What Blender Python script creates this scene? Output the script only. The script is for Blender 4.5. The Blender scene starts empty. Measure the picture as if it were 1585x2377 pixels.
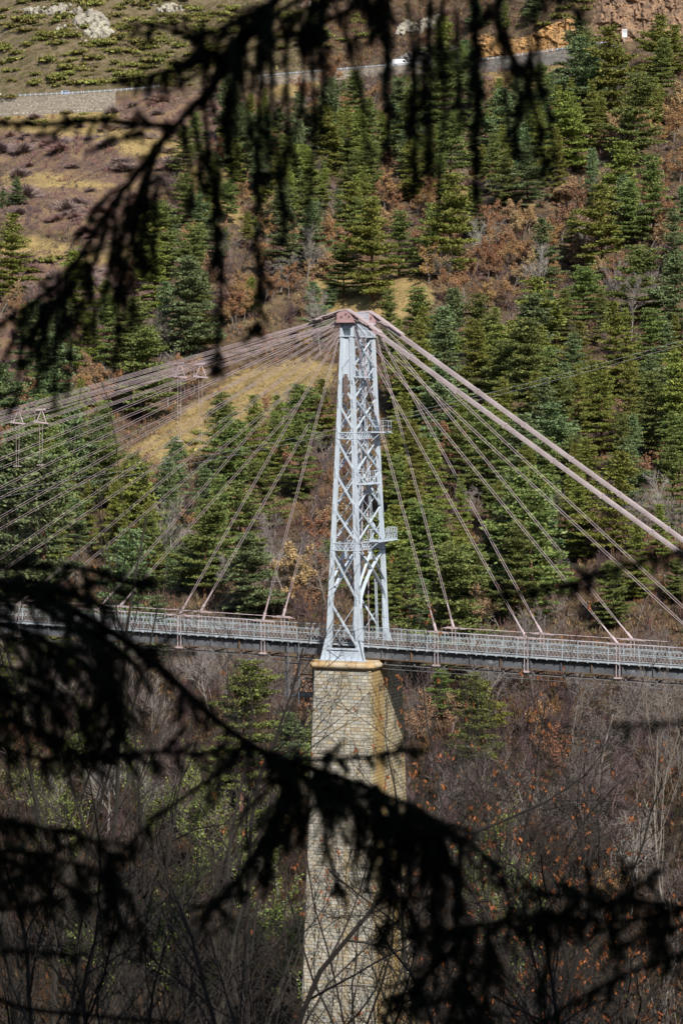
import bpy, math, random
import numpy as np
from mathutils import Vector, Matrix
R = math.radians
SC = bpy.context.scene
COL = SC.collection
# ---------------------------------------------------------------- view geometry
FPX = 6600.0            # focal length in pixels of the 1585 x 2377 photograph
CX, HY = 792.5, 915.0   # principal column and the horizon row
def P(x, y, Y):
    return np.array([(x-CX)/FPX*Y, Y, (HY-y)/FPX*Y])
def PIX(p):
    return (CX + FPX*p[0]/p[1], HY - FPX*p[2]/p[1])

# ---------------------------------------------------------------- mesh builder
class MB:
    def __init__(s):
        s.V = []; s.F = []; s.C = []; s.U = []; s.n = 0
    def add(s, V, F, col=None):
        V = np.asarray(V, float).reshape(-1, 3); F = np.asarray(F, int)
        s.V.append(V); s.F.append(F + s.n); s.n += len(V)
        if col is not None:
            c = np.asarray(col, float)
            if c.ndim == 1: c = np.tile(c, (len(F), 1))
            s.C.append(c)
    def hexa(s, b, t):
        b = np.asarray(b, float); t = np.asarray(t, float)
        s.add(np.vstack([b, t]), [[3,2,1,0],[4,5,6,7],[0,1,5,4],[1,2,6,5],[2,3,7,6],[3,0,4,7]])
    def box(s, x0, x1, y0, y1, z0, z1):
        s.hexa([[x0,y0,z0],[x1,y0,z0],[x1,y1,z0],[x0,y1,z0]], [[x0,y0,z1],[x1,y0,z1],[x1,y1,z1],[x0,y1,z1]])
    def bar(s, p, q, w, t, up=(0,0,1)):
        p = np.asarray(p, float); q = np.asarray(q, float)
        d = q-p; d = d/np.linalg.norm(d); up = np.asarray(up, float)
        a = np.cross(d, up)
        if np.linalg.norm(a) < 1e-4: a = np.cross(d, (1,0,0))
        a = a/np.linalg.norm(a); b = np.cross(a, d)
        a = a*t/2; b = b*w/2
        s.hexa([p-a-b, p+a-b, p+a+b, p-a+b], [q-a-b, q+a-b, q+a+b, q-a+b])
    def segs(s, P0, P1, R0, R1, sides=3, col=None):
        P0 = np.asarray(P0, float); P1 = np.asarray(P1, float); n = len(P0)
        if n == 0: return
        R0 = np.broadcast_to(np.asarray(R0, float), (n,)); R1 = np.broadcast_to(np.asarray(R1, float), (n,))
        d = P1-P0; d = d/(np.linalg.norm(d, axis=1, keepdims=True)+1e-9)
        ref = np.where(np.abs(d[:, 2:3]) > .9, np.array([[1., 0, 0]]), np.array([[0, 0, 1.]]))
        a = np.cross(d, ref); a /= np.linalg.norm(a, axis=1, keepdims=True)+1e-9
        b = np.cross(d, a)
        V = np.zeros((n, 2*sides, 3))
        for i in range(sides):
            an = 2*math.pi*i/sides
            o = a*math.cos(an)+b*math.sin(an)
            V[:, i] = P0+o*R0[:, None]; V[:, sides+i] = P1+o*R1[:, None]
        base = np.arange(n)[:, None]*2*sides
        F = []
        for i in range(sides):
            j = (i+1) % sides
            F.append(np.hstack([base+i, base+j, base+sides+j, base+sides+i]))
        F = np.stack(F, 1).reshape(-1, 4)
        if col is not None:
            col = np.repeat(np.asarray(col, float).reshape(n, -1), sides, axis=0)
        s.add(V.reshape(-1, 3), F, col)
    def line(s, pts, r, sides=6):
        pts = np.asarray(pts, float)
        r = np.broadcast_to(np.asarray(r, float), (len(pts),))
        s.tube(pts, r, sides)
    def tube(s, pts, r, sides=8, cap=True):
        pts = np.asarray(pts, float); n = len(pts)
        r = np.broadcast_to(np.asarray(r, float), (n,))
        t = np.gradient(pts, axis=0); t /= np.linalg.norm(t, axis=1, keepdims=True)+1e-9
        ref = np.array([0, 0, 1.]) if abs(t[:, 2]).mean() < .8 else np.array([1., 0, 0])
        a = np.cross(t, ref); a /= np.linalg.norm(a, axis=1, keepdims=True)+1e-9
        b = np.cross(t, a)
        an = np.arange(sides)*2*math.pi/sides
        V = pts[:, None]+r[:, None, None]*(a[:, None]*np.cos(an)[None, :, None]+b[:, None]*np.sin(an)[None, :, None])
        i = np.arange(n-1)[:, None]*sides; k = np.arange(sides)[None]; k2 = (k+1) % sides
        F = np.stack([i+k, i+k2, i+sides+k2, i+sides+k], -1).reshape(-1, 4)
        s.add(V.reshape(-1, 3), F)
    def build(s, name, mat, parent=None, loc=None, smooth=False, uv=None):
        me = bpy.data.meshes.new(name)
        V = np.vstack(s.V); nl = [f.shape[1]*len(f) for f in s.F]
        tot = np.concatenate([np.full(len(f), f.shape[1]) for f in s.F])
        lp = np.concatenate([f.ravel() for f in s.F])
        me.vertices.add(len(V)); me.vertices.foreach_set('co', V.astype(np.float32).ravel())
        me.loops.add(len(lp)); me.loops.foreach_set('vertex_index', lp.astype(np.int32))
        me.polygons.add(len(tot))
        st = np.concatenate([[0], np.cumsum(tot)[:-1]])
        me.polygons.foreach_set('loop_start', st.astype(np.int32))
        me.polygons.foreach_set('use_smooth', np.full(len(tot), smooth))
        me.update(calc_edges=True); me.validate()
        if s.C:
            c = np.vstack(s.C); c = np.hstack([c, np.ones((len(c), 1))]) if c.shape[1] == 3 else c
            if len(c) == len(me.polygons):
                at = me.attributes.new('tone', 'FLOAT_COLOR', 'FACE')
                at.data.foreach_set('color', c.astype(np.float32).ravel())
        if mat: me.materials.append(mat)
        o = bpy.data.objects.new(name, me); COL.objects.link(o)
        if parent: o.parent = parent
        if loc is not None: o.location = loc
        return o

def empty(name, loc, rz=0, parent=None):
    o = bpy.data.objects.new(name, None); COL.objects.link(o)
    o.empty_display_size = .3
    o.location = loc; o.rotation_euler = (0, 0, rz)
    if parent: o.parent = parent
    return o
def tag(o, label=None, cat=None, group=None, kind=None):
    if label: o['label'] = label
    if cat: o['category'] = cat
    if group: o['group'] = group
    if kind: o['kind'] = kind
    return o

# ---------------------------------------------------------------- materials
def mat(name, col, rough=.8, var=None, scale=1.0, bump=0, bscale=None, tone=False, objvar=0, spec=.3, coord='Object', detail=6, metallic=0, trans=0):
    """procedural principled material: base colour, a second colour mixed in by noise, optional bump, optional face tone"""
    m = bpy.data.materials.new(name); m.use_nodes = True
    nt = m.node_tree; N = nt.nodes; L = nt.links
    b = N['Principled BSDF']; b.inputs['Roughness'].default_value = rough
    b.inputs['Specular IOR Level'].default_value = spec
    b.inputs['Metallic'].default_value = metallic
    tc = N.new('ShaderNodeTexCoord')
    last = None
    if tone:
        a = N.new('ShaderNodeAttribute'); a.attribute_name = 'tone'; last = a.outputs['Color']
    if var is not None:
        n = N.new('ShaderNodeTexNoise'); n.inputs['Scale'].default_value = scale; n.inputs['Detail'].default_value = detail
        n.inputs['Roughness'].default_value = .62
        L.new(tc.outputs[coord], n.inputs['Vector'])
        r = N.new('ShaderNodeValToRGB'); r.color_ramp.elements[0].position = .36; r.color_ramp.elements[1].position = .66
        r.color_ramp.elements[0].color = (*col, 1); r.color_ramp.elements[1].color = (*var, 1)
        L.new(n.outputs['Fac'], r.inputs['Fac'])
        if last is not None:
            mx = N.new('ShaderNodeMix'); mx.data_type = 'RGBA'; mx.blend_type = 'MULTIPLY'; mx.inputs['Factor'].default_value = 1
            L.new(last, mx.inputs['A']); L.new(r.outputs['Color'], mx.inputs['B']); last = mx.outputs['Result']
        else: last = r.outputs['Color']
    if objvar:
        oi = N.new('ShaderNodeObjectInfo')
        mr = N.new('ShaderNodeMapRange'); mr.inputs['To Min'].default_value = 1-objvar; mr.inputs['To Max'].default_value = 1+objvar
        L.new(oi.outputs['Random'], mr.inputs['Value'])
        hs = N.new('ShaderNodeHueSaturation'); L.new(mr.outputs['Result'], hs.inputs['Value'])
        m2 = N.new('ShaderNodeMath'); m2.operation = 'MULTIPLY_ADD'; m2.inputs[1].default_value = .06*objvar/.3; m2.inputs[2].default_value = .5-.03*objvar/.3
        L.new(oi.outputs['Random'], m2.inputs[0]); L.new(m2.outputs[0], hs.inputs['Hue'])
        if last is not None: L.new(last, hs.inputs['Color'])
        else: hs.inputs['Color'].default_value = (*col, 1)
        last = hs.outputs['Color']
    if last is not None: L.new(last, b.inputs['Base Color'])
    else: b.inputs['Base Color'].default_value = (*col, 1)
    if bump:
        n2 = N.new('ShaderNodeTexNoise'); n2.inputs['Scale'].default_value = bscale or scale*3; n2.inputs['Detail'].default_value = 8
        L.new(tc.outputs[coord], n2.inputs['Vector'])
        bp = N.new('ShaderNodeBump'); bp.inputs['Strength'].default_value = bump; bp.inputs['Distance'].default_value = .1
        L.new(n2.outputs['Fac'], bp.inputs['Height']); L.new(bp.outputs['Normal'], b.inputs['Normal'])
    return m

def masonry(name, cols, mortar, bw, bh, stain=None, bump=.6, grime=None, vlong=4.0):
    """coursed stone: Brick Texture mapped by UV in metres, stones toned one by one, stains with a shape of their own"""
    m = bpy.data.materials.new(name); m.use_nodes = True
    nt = m.node_tree; N = nt.nodes; L = nt.links; b = N['Principled BSDF']
    b.inputs['Roughness'].default_value = .9; b.inputs['Specular IOR Level'].default_value = .2
    uv = N.new('ShaderNodeUVMap'); tc = N.new('ShaderNodeTexCoord')
    wob = N.new('ShaderNodeTexNoise'); wob.inputs['Scale'].default_value = 1.7; L.new(uv.outputs['UV'], wob.inputs['Vector'])
    wm = N.new('ShaderNodeVectorMath'); wm.operation = 'MULTIPLY_ADD'; wm.inputs[1].default_value = (.09, .05, 0)
    L.new(wob.outputs['Color'], wm.inputs[0]); L.new(uv.outputs['UV'], wm.inputs[2])
    br = N.new('ShaderNodeTexBrick'); br.inputs['Scale'].default_value = 1; br.inputs['Brick Width'].default_value = bw
    br.inputs['Row Height'].default_value = bh; br.inputs['Mortar Size'].default_value = .03; br.inputs['Mortar Smooth'].default_value = .3
    br.offset = .5; br.squash = .72; br.squash_frequency = 3
    L.new(wm.outputs[0], br.inputs['Vector'])
    br.inputs['Color1'].default_value = (0, 0, 0, 1); br.inputs['Color2'].default_value = (1, 1, 1, 1); br.inputs['Mortar'].default_value = (.5, .5, .5, 1)
    rp = N.new('ShaderNodeValToRGB'); e = rp.color_ramp.elements
    e[0].color = (*cols[0], 1); e[1].color = (*cols[-1], 1)
    for i, c in enumerate(cols[1:-1]):
        x = e.new((i+1)/(len(cols)-1)); x.color = (*c, 1)
    L.new(br.outputs['Color'], rp.inputs['Fac'])
    n = N.new('ShaderNodeTexNoise'); n.inputs['Scale'].default_value = 1.3; n.inputs['Detail'].default_value = 5; L.new(tc.outputs['Object'], n.inputs['Vector'])
    mr = N.new('ShaderNodeMapRange'); mr.inputs['From Min'].default_value = .3; mr.inputs['From Max'].default_value = .7
    mr.inputs['To Min'].default_value = .85; mr.inputs['To Max'].default_value = 1.15; L.new(n.outputs['Fac'], mr.inputs['Value'])
    mx = N.new('ShaderNodeMix'); mx.data_type = 'RGBA'; mx.blend_type = 'MULTIPLY'; mx.inputs['Factor'].default_value = 1
    L.new(rp.outputs['Color'], mx.inputs['A']); L.new(mr.outputs['Result'], mx.inputs['B'])
    mo = N.new('ShaderNodeMix'); mo.data_type = 'RGBA'; L.new(br.outputs['Fac'], mo.inputs['Factor'])
    L.new(mx.outputs['Result'], mo.inputs['A']); mo.inputs['B'].default_value = (*mortar, 1)
    last = mo.outputs['Result']
    for k, (sc, c, lo, hi) in enumerate(stain or []):
        mp = N.new('ShaderNodeMapping'); mp.inputs['Scale'].default_value = sc; L.new(tc.outputs['Object'], mp.inputs['Vector'])
        sn = N.new('ShaderNodeTexNoise'); sn.inputs['Scale'].default_value = 1; sn.inputs['Detail'].default_value = 5; L.new(mp.outputs[0], sn.inputs['Vector'])
        sr = N.new('ShaderNodeMapRange'); sr.inputs['From Min'].default_value = lo; sr.inputs['From Max'].default_value = hi
        sr.inputs['To Max'].default_value = .75; L.new(sn.outputs['Fac'], sr.inputs['Value'])
        sm = N.new('ShaderNodeMix'); sm.data_type = 'RGBA'; L.new(sr.outputs['Result'], sm.inputs['Factor'])
        L.new(last, sm.inputs['A']); sm.inputs['B'].default_value = (*c, 1); last = sm.outputs['Result']
    L.new(last, b.inputs['Base Color'])
    ad = N.new('ShaderNodeMath'); ad.operation = 'MULTIPLY_ADD'; ad.inputs[1].default_value = .5; L.new(n.outputs['Fac'], ad.inputs[0])
    iv = N.new('ShaderNodeMath'); iv.operation = 'SUBTRACT'; iv.inputs[0].default_value = 1; L.new(br.outputs['Fac'], iv.inputs[1]); L.new(iv.outputs[0], ad.inputs[2])
    bp = N.new('ShaderNodeBump'); bp.inputs['Strength'].default_value = bump; bp.inputs['Distance'].default_value = .06
    L.new(ad.outputs[0], bp.inputs['Height']); L.new(bp.outputs['Normal'], b.inputs['Normal'])
    return m

def box_uv(o, vmode='z'):
    """UV in metres: u along the horizontal run of each face, v along z"""
    me = o.data; uvl = me.uv_layers.new(name='UVMap')
    nv = len(me.vertices); co = np.zeros(nv*3, np.float32); me.vertices.foreach_get('co', co); co = co.reshape(-1, 3)
    buf = np.zeros((len(me.loops), 2), np.float32)
    for p in me.polygons:
        n = p.normal
        for li in p.loop_indices:
            v = co[me.loops[li].vertex_index]
            if abs(n.z) > .8: buf[li] = (v[0], v[1])
            else:
                t = Vector((-n.y, n.x)).normalized()
                buf[li] = (v[0]*t.x+v[1]*t.y+37.3*abs(n.x), v[2])
    uvl.data.foreach_set('uv', buf.ravel())

M = {}
M['tower'] = mat('tower_paint', (.55, .615, .675), .5, (.48, .54, .60), .9, .05, 9, spec=.4)
def add_rust(m, col, sc, lo, hi, amt):   # rust runs: thin upright patches of their own colour
    nt = m.node_tree; N = nt.nodes; L = nt.links; b = N['Principled BSDF']; src = b.inputs['Base Color'].links[0].from_socket
    tc = N.new('ShaderNodeTexCoord'); mp = N.new('ShaderNodeMapping'); mp.inputs['Scale'].default_value = sc; L.new(tc.outputs['Object'], mp.inputs['Vector'])
    n = N.new('ShaderNodeTexNoise'); n.inputs['Scale'].default_value = 1; n.inputs['Detail'].default_value = 6; L.new(mp.outputs[0], n.inputs['Vector'])
    r = N.new('ShaderNodeMapRange'); r.inputs['From Min'].default_value = lo; r.inputs['From Max'].default_value = hi; r.inputs['To Max'].default_value = amt; L.new(n.outputs['Fac'], r.inputs['Value'])
    x = N.new('ShaderNodeMix'); x.data_type = 'RGBA'; L.new(r.outputs['Result'], x.inputs['Factor']); L.new(src, x.inputs['A']); x.inputs['B'].default_value = (*col, 1); L.new(x.outputs['Result'], b.inputs['Base Color'])
add_rust(M['tower'], (.34, .22, .15), (3.5, 3.5, .8), .63, .76, .6)
M['tower_rust'] = mat('rusty_bolt_paint', (.23, .17, .16), .7, (.12, .08, .07), 6)
M['rail'] = mat('railing_paint', (.45, .50, .54), .5, (.35, .40, .43), 2)
M['pink'] = mat('dusty_pink_cable', (.56, .455, .46), .55, (.46, .365, .365), 1.5)
M['saddle'] = mat('dusty_red_saddle', (.48, .31, .31), .6, (.38, .23, .23), 2.5)
M['saddle_top'] = mat('pale_pink_cable_wrap', (.50, .40, .40), .55, (.42, .32, .32), 3)
M['backstay'] = mat('painted_backstay', (.46, .395, .40), .65, (.33, .27, .27), .7)
M['girder'] = mat('dark_grey_girder', (.085, .09, .10), .45, (.17, .18, .20), .55, .05, 5)
add_rust(M['girder'], (.40, .42, .45), (.5, .5, .9), .62, .74, .6)
M['rustyflange'] = mat('rusty_flange', (.20, .12, .06), .8, (.10, .08, .07), 1.2)
M['timber'] = mat('deck_timber', (.16, .11, .09), .9, (.09, .07, .06), 2)
M['steel'] = mat('weathered_steel', (.20, .20, .21), .6, (.12, .12, .13), 2)
M['cap'] = mat('stained_capstone', (.58, .50, .36), .85, (.44, .29, .13), .8, .25, 8)
add_rust(M['cap'], (.34, .17, .05), (.9, .9, .25), .52, .70, .7)
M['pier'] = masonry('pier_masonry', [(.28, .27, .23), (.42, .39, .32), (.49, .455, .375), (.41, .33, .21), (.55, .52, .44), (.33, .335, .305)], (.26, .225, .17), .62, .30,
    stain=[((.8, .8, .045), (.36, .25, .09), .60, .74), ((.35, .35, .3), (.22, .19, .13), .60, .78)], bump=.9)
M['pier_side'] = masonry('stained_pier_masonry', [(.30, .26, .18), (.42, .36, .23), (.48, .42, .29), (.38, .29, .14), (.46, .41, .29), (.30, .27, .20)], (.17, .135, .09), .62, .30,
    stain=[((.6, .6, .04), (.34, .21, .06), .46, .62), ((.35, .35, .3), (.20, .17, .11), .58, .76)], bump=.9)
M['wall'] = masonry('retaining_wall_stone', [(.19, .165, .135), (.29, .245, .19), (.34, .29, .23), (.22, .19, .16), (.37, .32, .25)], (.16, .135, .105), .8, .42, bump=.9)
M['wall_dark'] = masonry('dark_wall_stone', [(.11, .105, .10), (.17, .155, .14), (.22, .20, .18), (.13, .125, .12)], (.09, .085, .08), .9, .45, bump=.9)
M['weep'] = mat('pale_weep_stone', (.62, .60, .55), .8)
M['asphalt'] = mat('asphalt', (.06, .06, .062), .9, (.045, .045, .047), 2)
M['marking'] = mat('road_paint', (.75, .75, .73), .7)
M['galv'] = mat('galvanised_steel', (.33, .35, .38), .5, (.25, .27, .29), 3, spec=.5)
M['white'] = mat('white_enamel', (.82, .83, .84), .35, (.74, .75, .76), .8, spec=.5)
M['silver'] = mat('silver_blue_paint', (.44, .53, .66), .3, (.40, .48, .60), 1.5, spec=.5, metallic=.2)
M['glass'] = mat('tinted_window', (.035, .045, .065), .12, (.05, .06, .08), 2, spec=.6)
M['plastic'] = mat('black_plastic', (.03, .03, .032), .6, (.045, .045, .048), 5)
M['tyre'] = mat('tyre_rubber', (.02, .02, .02), .85, (.03, .03, .03), 5)
M['hub'] = mat('wheel_steel', (.45, .46, .48), .4, (.3, .3, .32), 6)
M['lamp'] = mat('headlamp_lens', (.75, .78, .8), .15, (.6, .63, .65), 4, spec=.7)
M['redlamp'] = mat('red_reflector', (.45, .03, .02), .3, (.3, .02, .02), 4)
M['sign_grey'] = mat('sign_print', (.42, .43, .45), .6, (.35, .36, .38), 3)
M['yellow'] = mat('yellow_box', (.55, .47, .2), .6, (.4, .33, .15), 3)
M['wire'] = mat('power_wire', (.34, .36, .36), .5, (.26, .28, .28), 1)
M['rock'] = mat('pale_rock', (.40, .365, .29), .95, (.22, .20, .165), .55, 1.0, 1.6, objvar=.12)
M['cliff'] = mat('orange_cut_rock', (.47, .28, .11), .95, (.20, .12, .06), .5, 1.0, 1.6)
M['cliff_brown'] = mat('brown_cut_rock', (.32, .20, .12), .95, (.10, .07, .05), .5, 1.0, 1.6)
M['cliff_grey'] = mat('grey_cut_rock', (.30, .27, .24), .95, (.11, .10, .10), .5, 1.0, 1.6)
M['pine_trunk'] = mat('pine_bark', (.22, .115, .06), .95, (.10, .065, .045), 1.6, .6, 6, objvar=.15)
def foliage(n, a, b):
    a = (a[0]*1.13, a[1]*1.17, a[2]*1.18); b = (b[0]*1.15, b[1]*1.17, b[2]*1.18)
    return mat(n, a, .62, b, .55, tone=True, objvar=.22, spec=.25, detail=3)
M['pine_blue'] = foliage('blue_green_needles', (.098, .132, .056), (.138, .168, .070))
M['pine_mid'] = foliage('mid_green_needles', (.108, .136, .036), (.152, .174, .050))
M['pine_yellow'] = foliage('yellow_green_needles', (.135, .150, .028), (.180, .188, .042))
M['bark_grey'] = mat('grey_bark', (.20, .165, .145), .95, (.12, .10, .09), 1.3, objvar=.2)
M['bark_pale'] = mat('pale_bark', (.33, .295, .265), .95, (.20, .17, .15), 1.3, objvar=.2)
M['bark_mauve'] = mat('mauve_twigs', (.15, .10, .095), .95, (.095, .065, .062), 1.3, objvar=.2)
M['bark_dark'] = mat('dark_bark', (.034, .027, .023), .95, (.020, .017, .014), 2, objvar=.2)
M['leaf_orange'] = mat('rust_oak_leaves', (.38, .20, .085), .7, (.29, .17, .09), 1.2, tone=True, objvar=.2)
M['leaf_tan'] = mat('tan_oak_leaves', (.40, .25, .13), .7, (.30, .19, .11), 1.2, tone=True, objvar=.2)
M['leaf_near'] = mat('hanging_rust_leaves', (.34, .115, .035), .7, (.22, .085, .035), 2.5, tone=True)
M['ivy'] = mat('ivy_leaves', (.13, .18, .035), .6, (.19, .23, .05), .8, tone=True, objvar=.2)
M['broom'] = mat('broom_green', (.15, .16, .035), .7, (.25, .225, .065), .7, tone=True, objvar=.2)
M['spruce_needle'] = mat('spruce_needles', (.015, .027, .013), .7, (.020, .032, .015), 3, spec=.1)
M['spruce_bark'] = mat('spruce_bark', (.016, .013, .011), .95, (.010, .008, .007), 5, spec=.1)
M['shrub_mauve'] = mat('mauve_shrub_twigs', (.27, .195, .175), .95, (.19, .14, .13), .6, tone=True, objvar=.15)
M['shrub_red'] = mat('reddish_shrub_twigs', (.29, .18, .15), .95, (.21, .13, .11), .6, tone=True, objvar=.15)
M['shrub_tan'] = mat('tan_shrub_twigs', (.36, .275, .20), .95, (.26, .195, .15), .6, tone=True, objvar=.15)
M['scrub'] = mat('scrub_tufts', (.9, .9, .9), .9, (1, 1, 1), .3, tone=True, spec=.1)
# ---------------------------------------------------------------- terrain
def road_y(X):
    return np.interp(X, [-400, -130, -95, 0, 35, 75, 115, 400], [960, 918, 905, 897, 890, 876, 874, 930])
def _sm(X, f, w=12):
    return (f(X-w)+f(X-w/2)+f(X)+f(X+w/2)+f(X+w))/5
def RY(X): return _sm(np.asarray(X, float), road_y)
def RZ(X):
    return _sm(np.asarray(X, float), lambda x: np.interp(x, [-400, -110, -75, -25, 5, 20, 45, 72, 85, 105, 400], [88, 94.6, 95.5, 100.2, 102.3, 103.3, 103.6, 106.6, 108.3, 109.6, 128]))
def RW(X):
    return _sm(np.asarray(X, float), lambda x: np.interp(x, [-400, -72, -62, -30, -20, 40, 50, 75, 90, 400], [5.6, 5.6, 2.0, 1.6, 2.4, 2.4, 3.6, 3.6, 2, 2]), 3)
PY_ = [-400, -200, -110, -60, -22, 0, 60, 120, 180, 215, 240, 275, 337, 400, 462, 550, 625, 687, 787, 895, 1000]
PZ_ = [330, 215, 140, 90, 2, -1.9, -18.5, -37, -55, -63, -65.5, -61.5, -50.5, -42.5, -35, -15, 1.4, 23, 60, 99, 138]  # leading heights: unseen bank behind the camera, shaped to shade the near trees
def waves(X, Y, lam, seed, n=7):
    r = np.random.RandomState(seed); z = 0
    for i in range(n):
        a = r.uniform(0, 2*math.pi); l = lam*r.uniform(.6, 1.6); ph = r.uniform(0, 6.28)
        z = z+np.sin((X*math.cos(a)+Y*math.sin(a))*2*math.pi/l+ph)
    return z/math.sqrt(n)
def sstep(a, b, x):
    t = np.clip((x-a)/(b-a), 0, 1); return t*t*(3-2*t)
def terr(X, Y):
    X = np.asarray(X, float); Y = np.asarray(Y, float)
    yr = RY(X); zr = RZ(X); wh = RW(X); s = Y-yr
    Ys = np.where(Y > 200, 200+(Y-200)*(895-200)/(yr-200), Y)
    z = np.interp(Ys, PY_, PZ_); z = (z+np.interp(Ys-9, PY_, PZ_)+np.interp(Ys+9, PY_, PZ_))/3
    fade = sstep(285, 420, Y)*(1-sstep(-26, -4, s)*(1-sstep(9, 30, s)))
    z = z+fade*(2.6*waves(X, Y, 75, 3)+.9*waves(X, Y, 24, 5))+.35*sstep(260, 320, Y)*waves(X, Y, 7, 8)*(1-sstep(-8, -2, s)*(1-sstep(8, 14, s)))
    z = z+(1-sstep(150, 220, Y))*.5*waves(X, Y, 17, 9)*sstep(2, 30, np.abs(Y))
    base = 99.0
    z = z+(zr-wh-base)*sstep(-170, -1.2, s)*(s < 0)
    top = zr-.03
    cut = np.interp(X, [-400, 30, 44, 60, 400], [.62, .62, 1.5, 1.75, 1.75])
    up = zr+np.minimum(np.maximum(s-7.4, 0), 13)*cut+np.maximum(s-20.4, 0)*.60
    up = up+sstep(9, 30, s)*(2.0*waves(X, Y, 60, 13)+.7*waves(X, Y, 16, 15))
    z = np.where(s > 7.4, up, np.where(s > -.75, top, z))
    return z
def hit(x, y, y0=245., y1=1500.):
    """where the line of sight of a photo pixel meets the ground"""
    Y = np.arange(y0, y1, 1.0)
    X = (x-CX)/FPX*Y; zr = (HY-y)/FPX*Y
    g = terr(X, Y); k = np.argmax(g >= zr)
    if g[k] < zr[k]: k = len(Y)-1
    return np.array([X[k], Y[k], g[k]])

def inpoly(x, y, poly):
    x = np.asarray(x); y = np.asarray(y); c = np.zeros(x.shape, bool); n = len(poly)
    for i in range(n):
        x0, y0 = poly[i]; x1, y1 = poly[(i+1) % n]
        k = ((y0 > y) != (y1 > y)) & (x < (x1-x0)*(y-y0)/((y1-y0)+1e-9)+x0)
        c ^= k
    return c
def softpoly(x, y, poly, w):
    s = 0
    for dx, dy in [(0,0),(w,0),(-w,0),(0,w),(0,-w),(w*.7,w*.7),(-w*.7,w*.7),(w*.7,-w*.7),(-w*.7,-w*.7)]:
        s = s+inpoly(x+dx, y+dy, poly)
    return s/9.
MEADOW = [[(420,960),(560,860),(700,825),(790,850),(770,900),(680,940),(560,1010),(400,1080),(270,1130),(250,1090),(330,1020)],
          [(0,540),(120,560),(260,600),(330,560),(300,640),(150,660),(0,650)], [(0,390),(200,400),(350,380),(330,440),(150,450),(0,440)],
          [(0,238),(260,250),(420,300),(500,360),(380,390),(200,330),(0,310)], [(620,180),(780,170),(760,260),(640,250)],
          [(1110,170),(1330,150),(1310,215),(1120,230)], [(430,380),(560,370),(560,520),(450,520)], [(1020,380),(1150,300),(1120,420),(1060,470)],
          [(720,620),(1000,640),(1010,720),(860,760),(700,700)]]
HEATH = [[(0,300),(240,330),(380,400),(300,440),(120,400),(0,400)], [(0,430),(330,440),(380,520),(280,560),(0,520)], [(0,590),(260,610),(420,640),(300,800),(0,900)],
         [(240,230),(420,210),(640,220),(640,330),(420,330),(300,290)], [(380,500),(540,560),(540,700),(420,700)]]
def regions(X, Y, Z):
    ok = Y > 240
    px = np.where(ok, CX+FPX*X/np.maximum(Y, 1), -999); py = np.where(ok, HY-FPX*Z/np.maximum(Y, 1), -999)
    me = np.zeros(X.shape); he = np.zeros(X.shape)
    for p in MEADOW: me = np.maximum(me, softpoly(px, py, p, 22))
    for p in HEATH: he = np.maximum(he, softpoly(px, py, p, 22))
    s = Y-RY(X)
    upl = sstep(7, 12, s)*(px < 700)          # hillside above the road
    return me, he, upl, px, py

def make_terrain():
    s = np.concatenate([np.arange(-1280, -880, 14), np.arange(-880, -640, 6), np.arange(-640, -200, 2.2), np.arange(-200, -12, 1.5), np.arange(-12, -1, .8),
                        [-.76, -.74, 0, 2, 4, 6, 7.38, 7.42], np.arange(8, 75, 1.3), np.arange(76, 200, 6), np.arange(210, 800, 30)])
    xs = np.concatenate([np.arange(-560, -150, 14), np.arange(-150, 150, 1.5), np.arange(150, 565, 14)])
    X, S = np.meshgrid(xs, s); Y = RY(X)+S; Z = terr(X, Y)
    n, m = X.shape
    i = np.arange(n-1)[:, None]*m; j = np.arange(m-1)[None]
    F = np.stack([i+j, i+j+1, i+m+j+1, i+m+j], -1).reshape(-1, 4)
    b = MB(); b.add(np.stack([X, Y, Z], -1).reshape(-1, 3), F)
    o = b.build('hillside_ground', ground_mat(), smooth=True)
    tag(o, kind='structure')
    me, he, upl, px, py = regions(X, Y, Z)
    steep = np.clip(np.abs(np.gradient(Z, axis=0))/np.maximum(np.abs(np.gradient(Y, axis=0)), .1)-1.1, 0, 1)
    c = np.stack([me, he, upl, sstep(470, 330, Y)], -1).reshape(-1, 4)  # alpha: valley floor, where gorge shade is mixed into the ground colour
    at = o.data.attributes.new('cover', 'FLOAT_COLOR', 'POINT'); at.data.foreach_set('color', c.astype(np.float32).ravel())
    return o
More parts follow.
